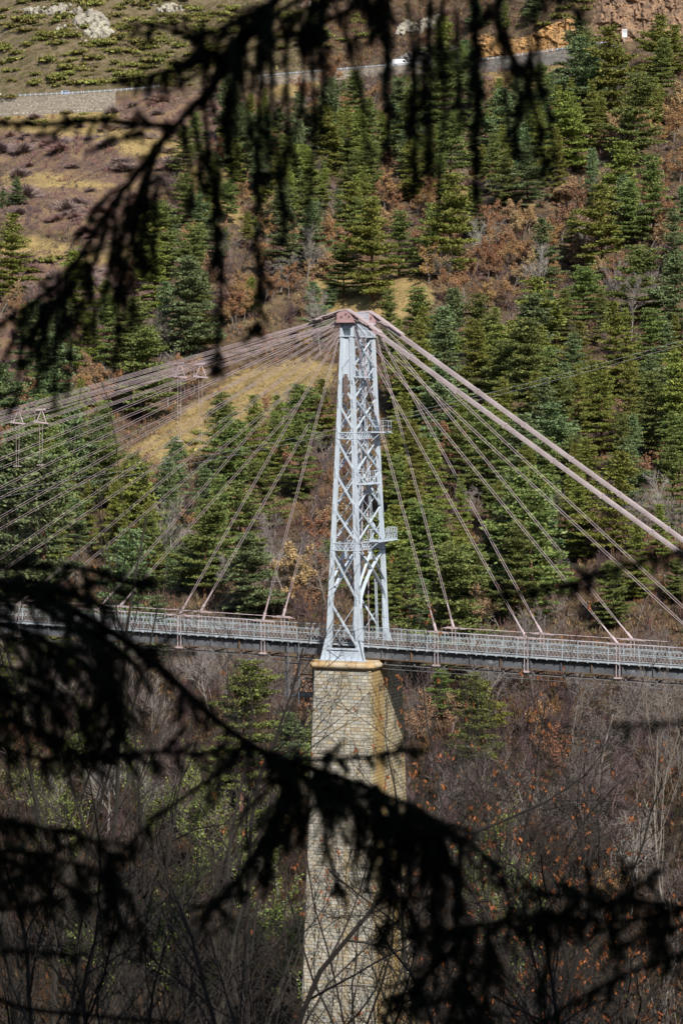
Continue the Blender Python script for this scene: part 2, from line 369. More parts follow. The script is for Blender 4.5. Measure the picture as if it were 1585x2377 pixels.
def ground_mat():
    m = bpy.data.materials.new('hillside_soil_and_grass'); m.use_nodes = True
    nt = m.node_tree; N = nt.nodes; L = nt.links; b = N['Principled BSDF']; b.inputs['Roughness'].default_value = .95; b.inputs['Specular IOR Level'].default_value = .1
    tc = N.new('ShaderNodeTexCoord'); at = N.new('ShaderNodeAttribute'); at.attribute_name = 'cover'
    sep = N.new('ShaderNodeSeparateColor'); L.new(at.outputs['Color'], sep.inputs[0])
    def noise(sc, d=8, r=.65):
        n = N.new('ShaderNodeTexNoise'); n.inputs['Scale'].default_value = sc; n.inputs['Detail'].default_value = d; n.inputs['Roughness'].default_value = r
        L.new(tc.outputs['Object'], n.inputs['Vector']); return n.outputs['Fac']
    def ramp(f, stops):
        r = N.new('ShaderNodeValToRGB'); e = r.color_ramp.elements
        e[0].position = stops[0][0]; e[0].color = (*stops[0][1], 1); e[1].position = stops[-1][0]; e[1].color = (*stops[-1][1], 1)
        for p, c in stops[1:-1]:
            x = e.new(p); x.color = (*c, 1)
        L.new(f, r.inputs['Fac']); return r.outputs['Color']
    def mix(f, a, c):
        x = N.new('ShaderNodeMix'); x.data_type = 'RGBA'; L.new(f, x.inputs['Factor']); L.new(a, x.inputs['A']); L.new(c, x.inputs['B']); return x.outputs['Result']
    def soft(f, w, lo, hi):   # break the edge of a cover patch with noise
        a = N.new('ShaderNodeMath'); a.operation = 'ADD'; L.new(f, a.inputs[0])
        q = N.new('ShaderNodeMath'); q.operation = 'MULTIPLY_ADD'; q.inputs[1].default_value = w; q.inputs[2].default_value = -w/2; L.new(noise(.12), q.inputs[0]); L.new(q.outputs[0], a.inputs[1])
        r = N.new('ShaderNodeMapRange'); r.inputs['From Min'].default_value = lo; r.inputs['From Max'].default_value = hi; L.new(a.outputs[0], r.inputs['Value']); return r.outputs['Result']
    n1 = noise(.22); n2 = noise(.9)
    forest = ramp(n1, [(.32, (.05, .037, .027)), (.48, (.105, .074, .047)), (.6, (.17, .122, .07)), (.72, (.07, .066, .03))])
    meadow = ramp(n2, [(.3, (.18, .125, .055)), (.48, (.31, .22, .092)), (.6, (.38, .28, .125)), (.72, (.15, .13, .048))])
    heath = ramp(n1, [(.3, (.10, .066, .055)), (.46, (.15, .095, .075)), (.58, (.22, .145, .085)), (.75, (.12, .085, .05))])
    upper = ramp(noise(.35), [(.3, (.075, .075, .032)), (.46, (.125, .10, .052)), (.58, (.185, .14, .085)), (.7, (.155, .135, .11))])
    c = mix(soft(sep.outputs[0], .9, .35, .65), forest, meadow)
    c = mix(soft(sep.outputs[1], .9, .35, .65), c, heath)
    c = mix(soft(sep.outputs[2], .3, .4, .6), c, upper)
    shaded_litter = ramp(n2, [(.3, (.025, .020, .015)), (.5, (.05, .036, .024)), (.64, (.09, .058, .034)), (.75, (.035, .042, .016))])  # litter tones, darkened to carry the shade of the gorge
    c = mix(at.outputs['Alpha'], c, shaded_litter)
    L.new(c, b.inputs['Base Color'])
    bp = N.new('ShaderNodeBump'); bp.inputs['Strength'].default_value = 1; bp.inputs['Distance'].default_value = .5
    L.new(noise(1.1, 10, .75), bp.inputs['Height']); L.new(bp.outputs['Normal'], b.inputs['Normal'])
    return m
make_terrain()
# the stream on the valley floor (hidden by the trees from here)
b = MB(); xs = np.arange(-560, 561, 20.); yy = 238+3*np.sin(xs/60)
b.add(np.concatenate([np.stack([xs, yy-6, np.full_like(xs, -64.6)], 1), np.stack([xs, yy+6, np.full_like(xs, -64.6)], 1)]), [[i, i+1, len(xs)+i+1, len(xs)+i] for i in range(len(xs)-1)])
tag(b.build('river_water', mat('river_water', (.03, .05, .05), .1, (.05, .06, .055), .3)), kind='structure')

# ---------------------------------------------------------------- mountain road
xs = np.arange(-400, 401, 3.)
yr, zr = RY(xs), RZ(xs)
def ribbon(b, y0, y1, dz, x=None):
    X = xs if x is None else x; n = len(X); a, z = RY(X), RZ(X)
    b.add(np.concatenate([np.stack([X, a+y0, z+dz], 1), np.stack([X, a+y1, z+dz], 1)]), [[i, i+1, n+i+1, n+i] for i in range(n-1)])
b = MB(); ribbon(b, -.2, 6.9, .02); rd = b.build('road', M['asphalt']); tag(rd, kind='structure')
b = MB(); ribbon(b, .15, .3, .026); ribbon(b, 6.5, 6.65, .026)
for x in np.arange(-398, 398, 6.): ribbon(b, 3.3, 3.45, .026, np.array([x, x+1.5, x+3]))
tag(b.build('road_marking', M['marking']), kind='structure')

def xr(px):  # world X of the road's outer edge at a photo column
    X = (px-CX)/FPX*895
    for _ in range(4): X = (px-CX)/FPX*float(RY(X))
    return X
def retaining(px0, px1, label, weep, mw='wall'):
    x = np.arange(xr(px0), xr(px1), 1.5); y = RY(x); z = RZ(x); w = RW(x); n = len(x)
    o = empty('retaining_wall', (float(x.mean()), float(RY(x.mean()))-1, float((z-w).min())))
    tag(o, label, 'wall', 'retaining walls under the mountain road')
    L0 = np.array(o.location)
    yt0, yt1 = y-.75, y-.22
    prof = [(y-.95-w*.06, z-w-.6), (yt0, z+.05), (yt1, z+.05), (yt1, z-.5)]
    V = np.concatenate([np.stack([x, a, c], 1) for a, c in prof])-L0
    F = [[k*n+i, k*n+i+1, (k+1)*n+i+1, (k+1)*n+i] for k in range(3) for i in range(n-1)]
    b = MB(); b.add(V, F); q = b.build('stonework', M[mw], o); box_uv(q)
    b = MB()
    for i in range(n-1):   # coping stones
        p0 = np.array([x[i]+.02, (yt0[i]+yt1[i])/2, z[i]+.11])-L0; p1 = np.array([x[i+1]-.02, (yt0[i+1]+yt1[i+1])/2, z[i+1]+.11])-L0
        b.bar(p0, p1, .12, .62)
    box_uv(b.build('coping', M[mw], o))
    if weep:
        b = MB(); r = random.Random(4)
        for row in (.45, .93):
            for i in range(0, n-1, 2 if row < .8 else 1):
                t = row; yy = yt0[i]-(.2+w[i]*.06)*t-.06; zz = z[i]-w[i]*t+r.uniform(-.1, .1); s = r.uniform(.12, .26)
                xx = x[i]+r.uniform(-.4, .4)
                b.hexa([[xx-s-L0[0], yy-.1-L0[1], zz-s*.6-L0[2]], [xx+s-L0[0], yy-.1-L0[1], zz-s*.5-L0[2]], [xx+s-L0[0], yy+.2-L0[1], zz-s*.5-L0[2]], [xx-s-L0[0], yy+.2-L0[1], zz-s*.5-L0[2]]],
                       [[xx-s*.7-L0[0], yy-.08-L0[1], zz+s*.5-L0[2]], [xx+s*.8-L0[0], yy-.1-L0[1], zz+s*.6-L0[2]], [xx+s-L0[0], yy+.2-L0[1], zz+s*.6-L0[2]], [xx-s-L0[0], yy+.2-L0[1], zz+s*.6-L0[2]]])
        b.build('weep_stones', M['weep'], o)
retaining(-60, 275, 'high grey stone retaining wall with pale weep stones, under the silver car', True)
retaining(600, 1075, 'low rubble wall along the road edge beneath the white van', False)
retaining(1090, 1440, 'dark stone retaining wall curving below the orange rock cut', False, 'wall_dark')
def guardrail(px0, px1, label, step):
    x = np.arange(xr(px0), xr(px1), step); o = empty('guard_rail', (float(x[0]), float(RY(x[0])), float(RZ(x[0]))))
    tag(o, label, 'guard rail', 'guard rails along the mountain road')
    L0 = np.array(o.location); y = RY(x)-.1; z = RZ(x)
    b = MB()
    for i in range(len(x)-1):
        for dz, w in ((.52, .10), (.68, .16), (.82, .10)):
            oy = -.03 if dz != .68 else .03
            b.bar(np.array([x[i], y[i]+oy-.1, z[i]+dz])-L0, np.array([x[i+1], y[i+1]+oy-.1, z[i+1]+dz])-L0, w, .03)
    b.build('rail_beam', M['galv'], o)
    me = None
    for i in range(len(x)):
        if me is None:
            b = MB(); b.box(-.09, .09, -.2, -.13, 0, .98); b.box(-.03, .03, -.13, -.02, .0, .92); b.box(-.12, .12, -.22, -.2, .55, .85)
            q = b.build('post', M['rail'], o); me = q.data
        else:
            q = bpy.data.objects.new('post', me); COL.objects.link(q); q.parent = o
        q.location = Vector((x[i], y[i], z[i]+.05))-Vector(L0)
guardrail(-60, 370, 'galvanised guard rail passing in front of the silver car, above the high wall', 1.72)
guardrail(600, 1090, 'galvanised guard rail passing in front of the white van', 2.0)
guardrail(1098, 1440, 'galvanised guard rail on the dark wall below the orange rock cut', 1.5)

# ---------------------------------------------------------------- vehicles
def extrude(b, prof, y0, y1, inset=0, z_in=99):
    """side profile [(x, z)...] extruded across, upper part leaning in"""
    n = len(prof)
    def row(y, sgn): return [[x, y-sgn*inset*max(0, z-z_in), z] for x, z in prof]
    V = row(y0, -1)+row(y1, 1)
    F = [[i, (i+1) % n, n+(i+1) % n, n+i] for i in range(n)]
    b.add(V, F)
    b.add(row(y0, -1), [list(range(n))[::-1]]); b.add(row(y1, 1), [list(range(n))])
def wheel(root, x, y, r, w):
    b = MB(); an = np.linspace(0, 2*math.pi, 21)[:-1]
    prof = [(r*.62, w/2), (r*.93, w/2), (r, w*.32), (r, -w*.32), (r*.93, -w/2), (r*.62, -w/2)]
    V = np.array([[q*math.cos(a), h, q*math.sin(a)] for q, h in prof for a in an]); k = 20
    F = [[i*k+j, i*k+(j+1) % k, (i+1)*k+(j+1) % k, (i+1)*k+j] for i in range(5) for j in range(k)]
    b.add(V, F); t = b.build('wheel', M['tyre'], root); t.location = (x, y, r)
    b = MB(); prof = [(r*.64, w*.42), (r*.5, w*.30), (r*.2, w*.40), (.001, w*.42)]
    for sg in (-1, 1):
        V = np.array([[q*math.cos(a), h*sg, q*math.sin(a)] for q, h in prof for a in an])
        b.add(V, [[i*k+j, i*k+(j+1) % k, (i+1)*k+(j+1) % k, (i+1)*k+j] for i in range(3) for j in range(k)])
    b.build('rim', M['hub'], t)
def pane(root, name, pts, y, mt, parent_y_in=None, t=.02):
    b = MB(); n = len(pts)
    V = [[x, y, z] for x, z in pts]+[[x, y-math.copysign(t, y), z] for x, z in pts]
    b.add(V[:n], [list(range(n))]); b.add(V, [[i, (i+1) % n, n+(i+1) % n, n+i] for i in range(n)])
    return b.build(name, mt, root)
def vehicle(px, lane, label, cat, name, spec):
    X = xr(px); dx = 2.; ang = math.atan2(float(RY(X+dx)-RY(X-dx)), 2*dx)
    rise = math.atan2(float(RZ(X+dx)-RZ(X-dx)), 2*dx)
    o = empty(name, (X, float(RY(X))+lane, float(RZ(X))+.03), ang); o.rotation_euler = (0, -rise, ang)
    tag(o, label, cat, None); spec(o); return o
def van(o):
    W = .97
    lower = [(-2.75, .42), (-2.05, .42), (-1.98, .62), (-1.8, .74), (-1.55, .74), (-1.37, .62), (-1.3, .40), (1.3, .40), (1.37, .62), (1.55, .74), (1.8, .74), (1.98, .62), (2.05, .42), (2.7, .42), (2.78, .62), (2.72, .95), (2.62, 1.06), (1.92, 1.24), (1.28, 2.08), (1.05, 2.26), (.7, 2.36), (-2.3, 2.40), (-2.66, 2.32), (-2.78, 2.1), (-2.80, .7)]
    b = MB(); extrude(b, lower, -W, W, .10, 1.15); b.build('body', M['white'], o)
    for sg in (-1, 1):
        y = sg*(W-.035)
        pane(o, 'side_window', [(.62, 1.30), (1.66, 1.30), (1.20, 1.95), (.72, 1.98)], y+sg*.02, M['glass'])
        b = MB(); b.box(1.42, 1.62, sg*(W+.0)-.02, sg*(W+.24)+.02, 1.28, 1.58) if sg > 0 else b.box(1.42, 1.62, -W-.24, -W+.02, 1.28, 1.58); b.build('wing_mirror', M['plastic'], o)
        b = MB(); b.box(-2.3, 2.2, sg*W-.015, sg*W+.015, .78, .90); b.build('side_trim', M['plastic'], o)
        b = MB(); b.hexa([[2.45, sg*.55, .82], [2.74, sg*.55, .82], [2.74, sg*.97, .82], [2.3, sg*.985, .82]], [[2.3, sg*.55, 1.1], [2.63, sg*.55, 1.05], [2.63, sg*.93, 1.05], [2.2, sg*.975, 1.12]]); b.build('headlight', M['lamp'], o)
        b = MB(); b.box(-2.82, -2.76, sg*.84-.09, sg*.84+.09, .95, 1.5); b.build('tail_light', M['redlamp'], o)
        for x in (-1.68, 1.68): wheel(o, x, sg*.80, .34, .24)
    b = MB(); b.hexa([[1.90, -.78, 1.28], [1.90, .78, 1.28], [1.94, .8, 1.27], [1.94, -.8, 1.27]], [[1.29, -.74, 2.04], [1.29, .74, 2.04], [1.33, .74, 2.06], [1.33, -.74, 2.06]]); b.build('windscreen', M['glass'], o)
    b = MB(); b.box(2.72, 2.84, -.92, .92, .40, .70); b.box(2.70, 2.80, -.42, .42, .76, .94); b.build('front_bumper', M['plastic'], o)
    b = MB(); b.box(-2.88, -2.78, -.92, .92, .42, .62); b.build('rear_bumper', M['plastic'], o)
def car(o):
    W = .86
    body = [(-2.02, .36), (-1.62, .34), (-1.56, .55), (-1.4, .66), (-1.15, .66), (-.99, .55), (-.93, .32), (.98, .32), (1.04, .55), (1.2, .66), (1.45, .66), (1.61, .55), (1.67, .34), (2.02, .36), (2.1, .55), (2.02, .74), (1.75, .88), (1.02, 1.0), (.92, 1.02), (-1.95, 1.02), (-2.08, .85)]
    b = MB(); extrude(b, body, -W, W, .08, .75); b.build('body', M['silver'], o)
    b = MB(); extrude(b, [(-1.95, 1.0), (1.06, .985), (.25, 1.50), (-.15, 1.58), (-1.35, 1.57), (-1.75, 1.45)], -.80, .80, .28, 1.0); b.build('roof', M['silver'], o)
    for sg in (-1, 1):
        pane(o, 'side_window', [(-.32, 1.06), (.72, 1.06), (.18, 1.42), (-.28, 1.46)], sg*.795, M['glass'], t=.12)
        pane(o, 'side_window', [(-1.3, 1.06), (-.42, 1.06), (-.40, 1.46), (-1.22, 1.45)], sg*.795, M['glass'], t=.12)
        b = MB(); b.box(.62, .78, sg*.93-.09, sg*.93+.09, 1.0, 1.14); b.build('wing_mirror', M['silver'], o)
        b = MB(); b.hexa([[1.85, sg*.45, .66], [2.07, sg*.45, .66], [2.05, sg*.80, .66], [1.7, sg*.86, .68]], [[1.75, sg*.45, .86], [1.95, sg*.45, .80], [1.93, sg*.78, .80], [1.6, sg*.855, .88]]); b.build('headlight', M['lamp'], o)
        b = MB(); b.box(-2.11, -2.02, sg*.72-.1, sg*.72+.1, .78, 1.0); b.build('tail_light', M['redlamp'], o)
        for x in (-1.28, 1.32): wheel(o, x, sg*.74, .31, .2)
    b = MB(); b.hexa([[1.02, -.70, 1.03], [1.02, .70, 1.03], [1.06, .72, 1.02], [1.06, -.72, 1.02]], [[.30, -.62, 1.47], [.30, .62, 1.47], [.33, .62, 1.49], [.33, -.62, 1.49]]); b.build('windscreen', M['glass'], o)
    b = MB(); b.hexa([[-1.97, -.66, 1.06], [-1.97, .66, 1.06], [-1.93, .66, 1.05], [-1.93, -.66, 1.05]], [[-1.77, -.58, 1.42], [-1.77, .58, 1.42], [-1.73, .58, 1.43], [-1.73, -.58, 1.43]]); b.build('rear_window', M['glass'], o)
    b = MB(); b.box(2.04, 2.13, -.78, .78, .34, .54); b.build('front_bumper', M['plastic'], o)
vehicle(932, 1.9, 'white panel van driving on the mountain road behind the guard rail', 'van', 'panel_van', van)
vehicle(156, 1.8, 'small silver blue car on the road above the high stone wall', 'car', 'parked_car', car)
SC.objects['parked_car'].name = 'hatchback_car'

# road sign and marker posts
X = xr(1449); o = empty('road_sign', (X, float(RY(X))+.5, float(RZ(X)))); tag(o, 'white rectangular road sign on a slim post before the brown rock face', 'sign')
b = MB(); b.box(-.06, .06, -.05, .05, 0, 4.1); b.build('post', M['galv'], o)
b = MB(); b.box(-.72, .72, -.1, -.055, 1.75, 4.2); s_ = b.build('panel', M['white'], o)
b = MB(); b.box(-.62, -.06, -.108, -.101, 3.1, 4.08); b.box(.06, .62, -.108, -.101, 3.1, 4.08); b.box(-.03, .03, -.108, -.101, 1.8, 4.15); b.build('printing', M['sign_grey'], s_)
def marker(px, label, top, h):
    X = xr(px); o = empty('marker_post', (X, float(RY(X))+.28, float(RZ(X)))); tag(o, label, 'post', None)
    b = MB(); b.box(-.09, .09, -.05, .05, 0, h); b.build('post', M['white'], o)
    b = MB(); b.box(-.12, .12, -.07, .07, h, h+.38); b.build('band', top, o)
marker(190, 'white marker post with red top beside the silver car', M['redlamp'], 1.15)
marker(2, 'white roadside post at the near end of the high wall', M['white'], 1.3)
marker(1203, 'white post with a red top on the dark curved wall', M['redlamp'], 1.1)
X = xr(643); o = empty('marker_post', (X, float(RY(X))+.3, float(RZ(X)))); tag(o, 'thin dark post carrying a small yellow box by the road', 'post')
b = MB(); b.box(-.06, .06, -.06, .06, 0, 3.2); b.build('post', M['steel'], o)
b = MB(); b.box(-.42, .42, -.14, .1, 2.2, 3.4); b.build('box', M['yellow'], o)
# ---------------------------------------------------------------- the suspension bridge
BZ = -66.0
TH = R(21); cT, sT = math.cos(TH), math.sin(TH)
BO = np.array([1.45, 250.0, BZ])
bridge = empty('suspension_bridge', BO, -TH)
tag(bridge, 'cable stayed railway bridge with pale blue lattice tower on a stone pier', 'bridge')
class BB(MB):     # bridge coordinates: u along the deck, v across it, z measured from the eye
    def build(s, name, m, parent=None, **k):
        s.V = [v-np.array([0, 0, BZ]) for v in s.V]
        return MB.build(s, name, m, parent or bridge, **k)
def holder(name):
    return empty(name, (0, 0, 0), 0, bridge)
def deck_z(u): return -21.75-.032*u
# --- pier
HU, HV, BAT = 2.65, 4.0, .029
ZT = -23.85
def pier_ring(z, cham=.14):
    a = HU+(ZT-z)*BAT; c = HV+(ZT-z)*BAT
    return [[-a+cham, -c, z], [a-cham, -c, z], [a, -c+cham, z], [a, c-cham, z], [a-cham, c, z], [-a+cham, c, z], [-a, c-cham, z], [-a, -c+cham, z]]
b = BB(); zs = np.linspace(ZT, BZ-2, 9); V = []
for z in zs: V += pier_ring(z)
b.add(V, [[i*8+j, (i+1)*8+j, (i+1)*8+(j+1) % 8, i*8+(j+1) % 8] for i in range(8) for j in range(8)]); b.add(pier_ring(ZT), [list(range(8))])
pier = holder('pier')
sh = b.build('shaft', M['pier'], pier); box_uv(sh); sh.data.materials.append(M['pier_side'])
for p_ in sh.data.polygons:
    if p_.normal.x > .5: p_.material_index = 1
# capstone: rounded torus moulding over a thin fillet, near and far ends
b = BB()
prof = [(0.01, -23.86), (.07, -23.86), (.07, -23.78), (.17, -23.76), (.28, -23.70), (.34, -23.60), (.345, -23.48), (.30, -23.36), (.20, -23.29), (.17, -23.28), (.16, -23.10), (-.6, -23.10)]
def ring(o, z, ch=.35):
    a, c = HU+o, HV+o; ch = max(.05, ch)
    return [[-a+ch, -c, z], [a-ch, -c, z], [a, -c+ch, z], [a, c-ch, z], [a-ch, c, z], [-a+ch, c, z], [-a, c-ch, z], [-a, -c+ch, z]]
V = []
for o_, z in prof: V += ring(o_, z)
n = len(prof)
b.add(V, [[i*8+j, i*8+(j+1) % 8, (i+1)*8+(j+1) % 8, (i+1)*8+j] for i in range(n-1) for j in range(8)]); b.add(ring(-.6, -23.10), [list(range(8))])
cap = b.build('capstone', M['cap'], pier)
for p_ in cap.data.polygons: p_.use_smooth = False

# --- tower
pyl = holder('lattice_tower')
def hu(z): return (1.13+(4.7-z)*.0745)/2
def hv(z): return (5.56+(4.7-z)*.0695)/2
ZB, ZC = -23.09, 5.1
def leg(su, sv):
    b = BB(); zs = [ZB, -20, -13.2, -3.6, 1.5, ZC]
    for z0, z1 in zip(zs[:-1], zs[1:]):
        def plate(du0, du1, dv0, dv1):
            r = []
            for z in (z0, z1):
                k = .8+.2*(ZC-z)/(ZC-ZB)
                U = su*hu(z); Vv = sv*hv(z)
                r.append([[U-su*du0*k, Vv-sv*dv0*k, z], [U-su*du1*k, Vv-sv*dv0*k, z], [U-su*du1*k, Vv-sv*dv1*k, z], [U-su*du0*k, Vv-sv*dv1*k, z]])
            b.hexa(*r)
        plate(0, .40, 0, .04)        # front plate
        plate(0, .04, .04, .62)      # side plate
        plate(.36, .40, .04, .26)    # inner lips of the riveted section
        plate(.04, .26, .58, .62)
        plate(.15, .19, .04, .10); plate(-.035, .0, -.03, .10); plate(.0, .10, -.03, .0)
    o = b.build('leg', M['tower'], pyl); return o
for su in (-1, 1):
    for sv in (-1, 1): leg(su, sv)
def F(sv, off=0):  # point on the face parallel to the deck
    return lambda t, z: np.array([t*hu(z), sv*(hv(z)-.05-off), z])
def G(su, off=0):  # point on the portal face
    return lambda t, z: np.array([su*(hu(z)-.05-off), t*hv(z), z])
levF = [1.35, -.75, -3.25]; levF2 = [-3.95, -6.8, -9.9, -12.85]; levF3 = [-13.65, -17.9, -22.05]
def xpan(b, fn, z1, z0, w, up, ta=.93, chan=True):
    p, q = fn(-ta, z1), fn(ta, z0); b.bar(p, q, w, .05, up)
    if chan:    # channel section: two lips along the bar
        d = (q-p)/np.linalg.norm(q-p); a = np.cross(d, up); a /= np.linalg.norm(a)
        o = np.array(up)*1.0
        for sg in (-1, 1): b.bar(p+a*sg*(w/2-.015)+o*.05, q+a*sg*(w/2-.015)+o*.05, .08, .025, np.cross(a, d) if False else a)
    p, q = fn(ta, z1)-np.array(up)*.06, fn(-ta, z0)-np.array(up)*.06; b.bar(p, q, w, .05, up)
for sv in (-1, 1):
    b = BB(); f = F(sv)
    for lv in (levF, levF2, levF3):
        for z1, z0 in zip(lv[:-1], lv[1:]): xpan(b, f, z1, z0, .15, (0, sv, 0))
        for z1, z0 in zip(lv[:-1], lv[1:]):
            q = f(0, (z0+z1)/2); s_ = .16; b.bar(q+np.array([0, sv*.045, -s_]), q+np.array([0, sv*.045, s_]), .3, .012, (0, sv, 0))
            for t in (-.93, .93):
                for z in (z1-.22, z0+.22): q = f(t*.93, z); b.bar(q+np.array([0, sv*.035, -.2]), q+np.array([0, sv*.035, .2]), .26, .012, (0, sv, 0))
    b.build('cross_bracing', M['tower'], pyl)
levG = [5.0, 2.4, -.4, -3.25]; levG2 = levF2
for su in (-1, 1):
    b = BB(); g = G(su)
    for lv in (levG, levG2):
        for z1, z0 in zip(lv[:-1], lv[1:]): xpan(b, g, z1, z0, .16, (su, 0, 0), .90)
    for lv in (levG, levG2):    # lighter lacing behind the main diagonals
        for z1, z0 in zip(lv[:-1], lv[1:]):
            zm = (z0+z1)/2; p = np.array([su*.09, 0, 0])
            for t0, za, t1, zb in ((-.9, zm, 0, z1), (.9, zm, 0, z1), (-.9, zm, 0, z0), (.9, zm, 0, z0)):
                b.bar(g(t0, za)-p, g(t1, zb)-p, .06, .04, (su, 0, 0))
    b.build('cross_bracing', M['tower'], pyl)
    # gothic arch ribs over the track
    b = BB(); z_lo, z_hi = -18.6, -13.75
    for sg in (-1, 1):
        pts = []
        for k in np.linspace(0, 1, 13):
            z = z_lo+(z_hi-z_lo)*k; t = -.90+1.78*k**1.75
            pts.append(g(sg*t, z))
        for a_, c_ in zip(pts[:-1], pts[1:]): b.bar(a_, c_, .30, .06, (su, 0, 0))
        for a_, c_ in zip(pts[:-1], pts[1:]): b.bar(a_+np.array([su*.0, sg*.14, 0]), c_+np.array([0, sg*.14, 0]), .03, .16, (0, 1, 0))
        b.bar(g(0, -13.75), g(sg*.92, -16.6), .22, .06, (su, 0, 0))
        # long haunch plate widening the leg towards its foot
        zz = [-23.0, -21.5, -20.0, -18.6, -17.6]; ww = [.55, .80, .78, .62, .40]
        for i in range(4):
            r = []
            for k in (i, i+1):
                U = su*(hu(zz[k])-.09); V0 = sg*(hv(zz[k])-.45); V1 = sg*(hv(zz[k])-.45-ww[k])
                r.append([[U-.02, V0, zz[k]], [U+.02, V0, zz[k]], [U+.02, V1, zz[k]], [U-.02, V1, zz[k]]])
            b.hexa(*r)
    b.hexa([[su*(hu(-14)-.08)-.02, -.35, -14.5], [su*(hu(-14)-.08)+.02, -.35, -14.5], [su*(hu(-14)-.08)+.02, .35, -14.5], [su*(hu(-14)-.08)-.02, .35, -14.5]],
           [[su*(hu(-14)-.08)-.02, -.5, -13.65], [su*(hu(-14)-.08)+.02, -.5, -13.65], [su*(hu(-14)-.08)+.02, .5, -13.65], [su*(hu(-14)-.08)-.02, .5, -13.65]])
    b.build('portal_arch', M['tower'], pyl)
def girt(z0, z1, nF, nG):
    b = BB()
    for sv in (-1, 1):
        f = F(sv, -.03)
        for z in (z0+.06, z1-.06): b.bar(f(-.98, z), f(.98, z), .12, .07, (0, sv, 0))
        f = F(sv, -.0)
        t = np.linspace(-.9, .9, nF+1)
        for i in range(nF):
            b.bar(f(t[i], z0+.1), f(t[i+1], z1-.1), .06, .03, (0, sv, 0)); b.bar(f(t[i], z1-.1), f(t[i+1], z0+.1), .06, .03, (0, sv, 0))
            b.bar(f(t[i], z0+.1), f(t[i], z1-.1), .05, .03, (0, sv, 0))
        for tt in (-.84, .84): b.bar(f(tt, z0+.1), f(tt, z1-.1), .28, .02, (0, sv, 0))
    for su in (-1, 1):
        g = G(su, -.03)
        for z in (z0+.06, z1-.06): b.bar(g(-.98, z), g(.98, z), .12, .07, (su, 0, 0))
        g = G(su, 0); t = np.linspace(-.9, .9, nG+1)
        for i in range(nG):
            b.bar(g(t[i], z0+.1), g(t[i+1], z1-.1), .07, .03, (su, 0, 0)); b.bar(g(t[i], z1-.1), g(t[i+1], z0+.1), .07, .03, (su, 0, 0))
    b.build('lattice_girt', M['tower'], pyl)
girt(-3.93, -3.27, 3, 9); girt(-13.62, -12.88, 6, 10)
# solid front plates below the saddles, with the pointed lower edge
for sv in (-1, 1):
    b = BB(); f = F(sv, .02)
    zz = np.linspace(5.0, 1.2, 6)
    for z1, z0 in zip(zz[:-1], zz[1:]):
        if z0 > 1.6 or True:
            r = []
            for z in (z0, z1):
                h = hu(z)*.92; y = sv*(hv(z)-.09)
                r.append([[-h, y-.02, z], [h, y-.02, z], [h, y+.02, z], [-h, y+.02, z]])
            b.hexa(*r)
    b.build('front_plate', M['tower'], pyl)
    # base plate at the foot with flared gussets
    b = BB(); yb = sv*(hv(-22.6)-.02)
    z0, z1 = ZB, -22.1
    b.hexa([[-hu(z0)+.2, yb-.02, z0], [hu(z0)-.2, yb-.02, z0], [hu(z0)-.2, yb+.02, z0], [-hu(z0)+.2, yb+.02, z0]], [[-hu(z1)+.2, yb-.02, z1], [hu(z1)-.2, yb-.02, z1], [hu(z1)-.2, yb+.02, z1], [-hu(z1)+.2, yb+.02, z1]])
    b.bar([-hu(z1)+.1, yb+sv*.05, z1], [hu(z1)-.1, yb+sv*.05, z1], .14, .16, (0, sv, 0))
    b.bar([-1.35, yb+sv*.045, -22.2], [-.15, yb+sv*.045, -22.95], .07, .05, (0, sv, 0)); b.bar([1.35, yb+sv*.045, -22.2], [-.1, yb+sv*.045, -22.97], .03, .03, (0, sv, 0))
    for su in (-1, 1):
        e = hu(-22)
        b.add([[su*(e+.01), yb+sv*.02, -21.2], [su*(e+.02), yb+sv*.02, ZB], [su*(e+.50), yb+sv*.02, ZB], [su*(e+.01), yb-sv*.03, -21.2], [su*(e+.02), yb-sv*.03, ZB], [su*(e+.50), yb-sv*.03, ZB]], [[0,1,2],[3,5,4]])
        b.hexa([[su*(e+.44), yb-.15, ZB], [su*(e+.50), yb-.15, ZB], [su*(e+.50), yb+.15, ZB], [su*(e+.44), yb+.15, ZB]], [[su*e, yb-.15, -21.2], [su*(e+.03), yb-.15, -21.2], [su*(e+.03), yb+.15, -21.2], [su*e, yb+.15, -21.2]])
    b.box(-2.1, 2.1, yb-.45, yb+.45, ZB-.005, ZB+.05)
    b.build('base_plate', M['tower'], pyl)
# capital blocks: the legs widen under each saddle, with an opening between
for sv in (-1, 1):
    b = BB(); v0 = sv*hv(5)
    def bx(u0, u1, a, c, z0, z1): b.box(u0, u1, min(v0-sv*a, v0-sv*c), max(v0-sv*a, v0-sv*c), z0, z1)
    bx(-.68, .68, -.10, .95, 5.0, 5.1)             # necking band
    for u0, u1 in ((-.62, -.42), (.36, .62)):
        bx(u0, u1, -.05, .9, 5.1, 6.12)
    bx(-.42, .36, .0, .06, 5.72, 6.12); bx(-.42, .36, .55, .62, 5.1, 6.12)
    bx(-.72, .78, -.14, .98, 6.12, 6.22)
    b.hexa([[-.62, v0-sv*.0-.03, 4.5], [-.45, v0-.03, 4.5], [-.45, v0+.03, 4.5], [-.62, v0+.03, 4.5]], [[-.62, v0-.05, 5.0], [-.40, v0-.05, 5.0], [-.40, v0+.05, 5.0], [-.62, v0+.05, 5.0]])
    b.hexa([[.40, v0-.03, 4.2], [.56, v0-.03, 4.2], [.56, v0+.03, 4.2], [.40, v0+.03, 4.2]], [[.2, v0-.05, 5.0], [.58, v0-.05, 5.0], [.58, v0+.05, 5.0], [.2, v0+.05, 5.0]])
    b.build('capital', M['tower'], pyl)
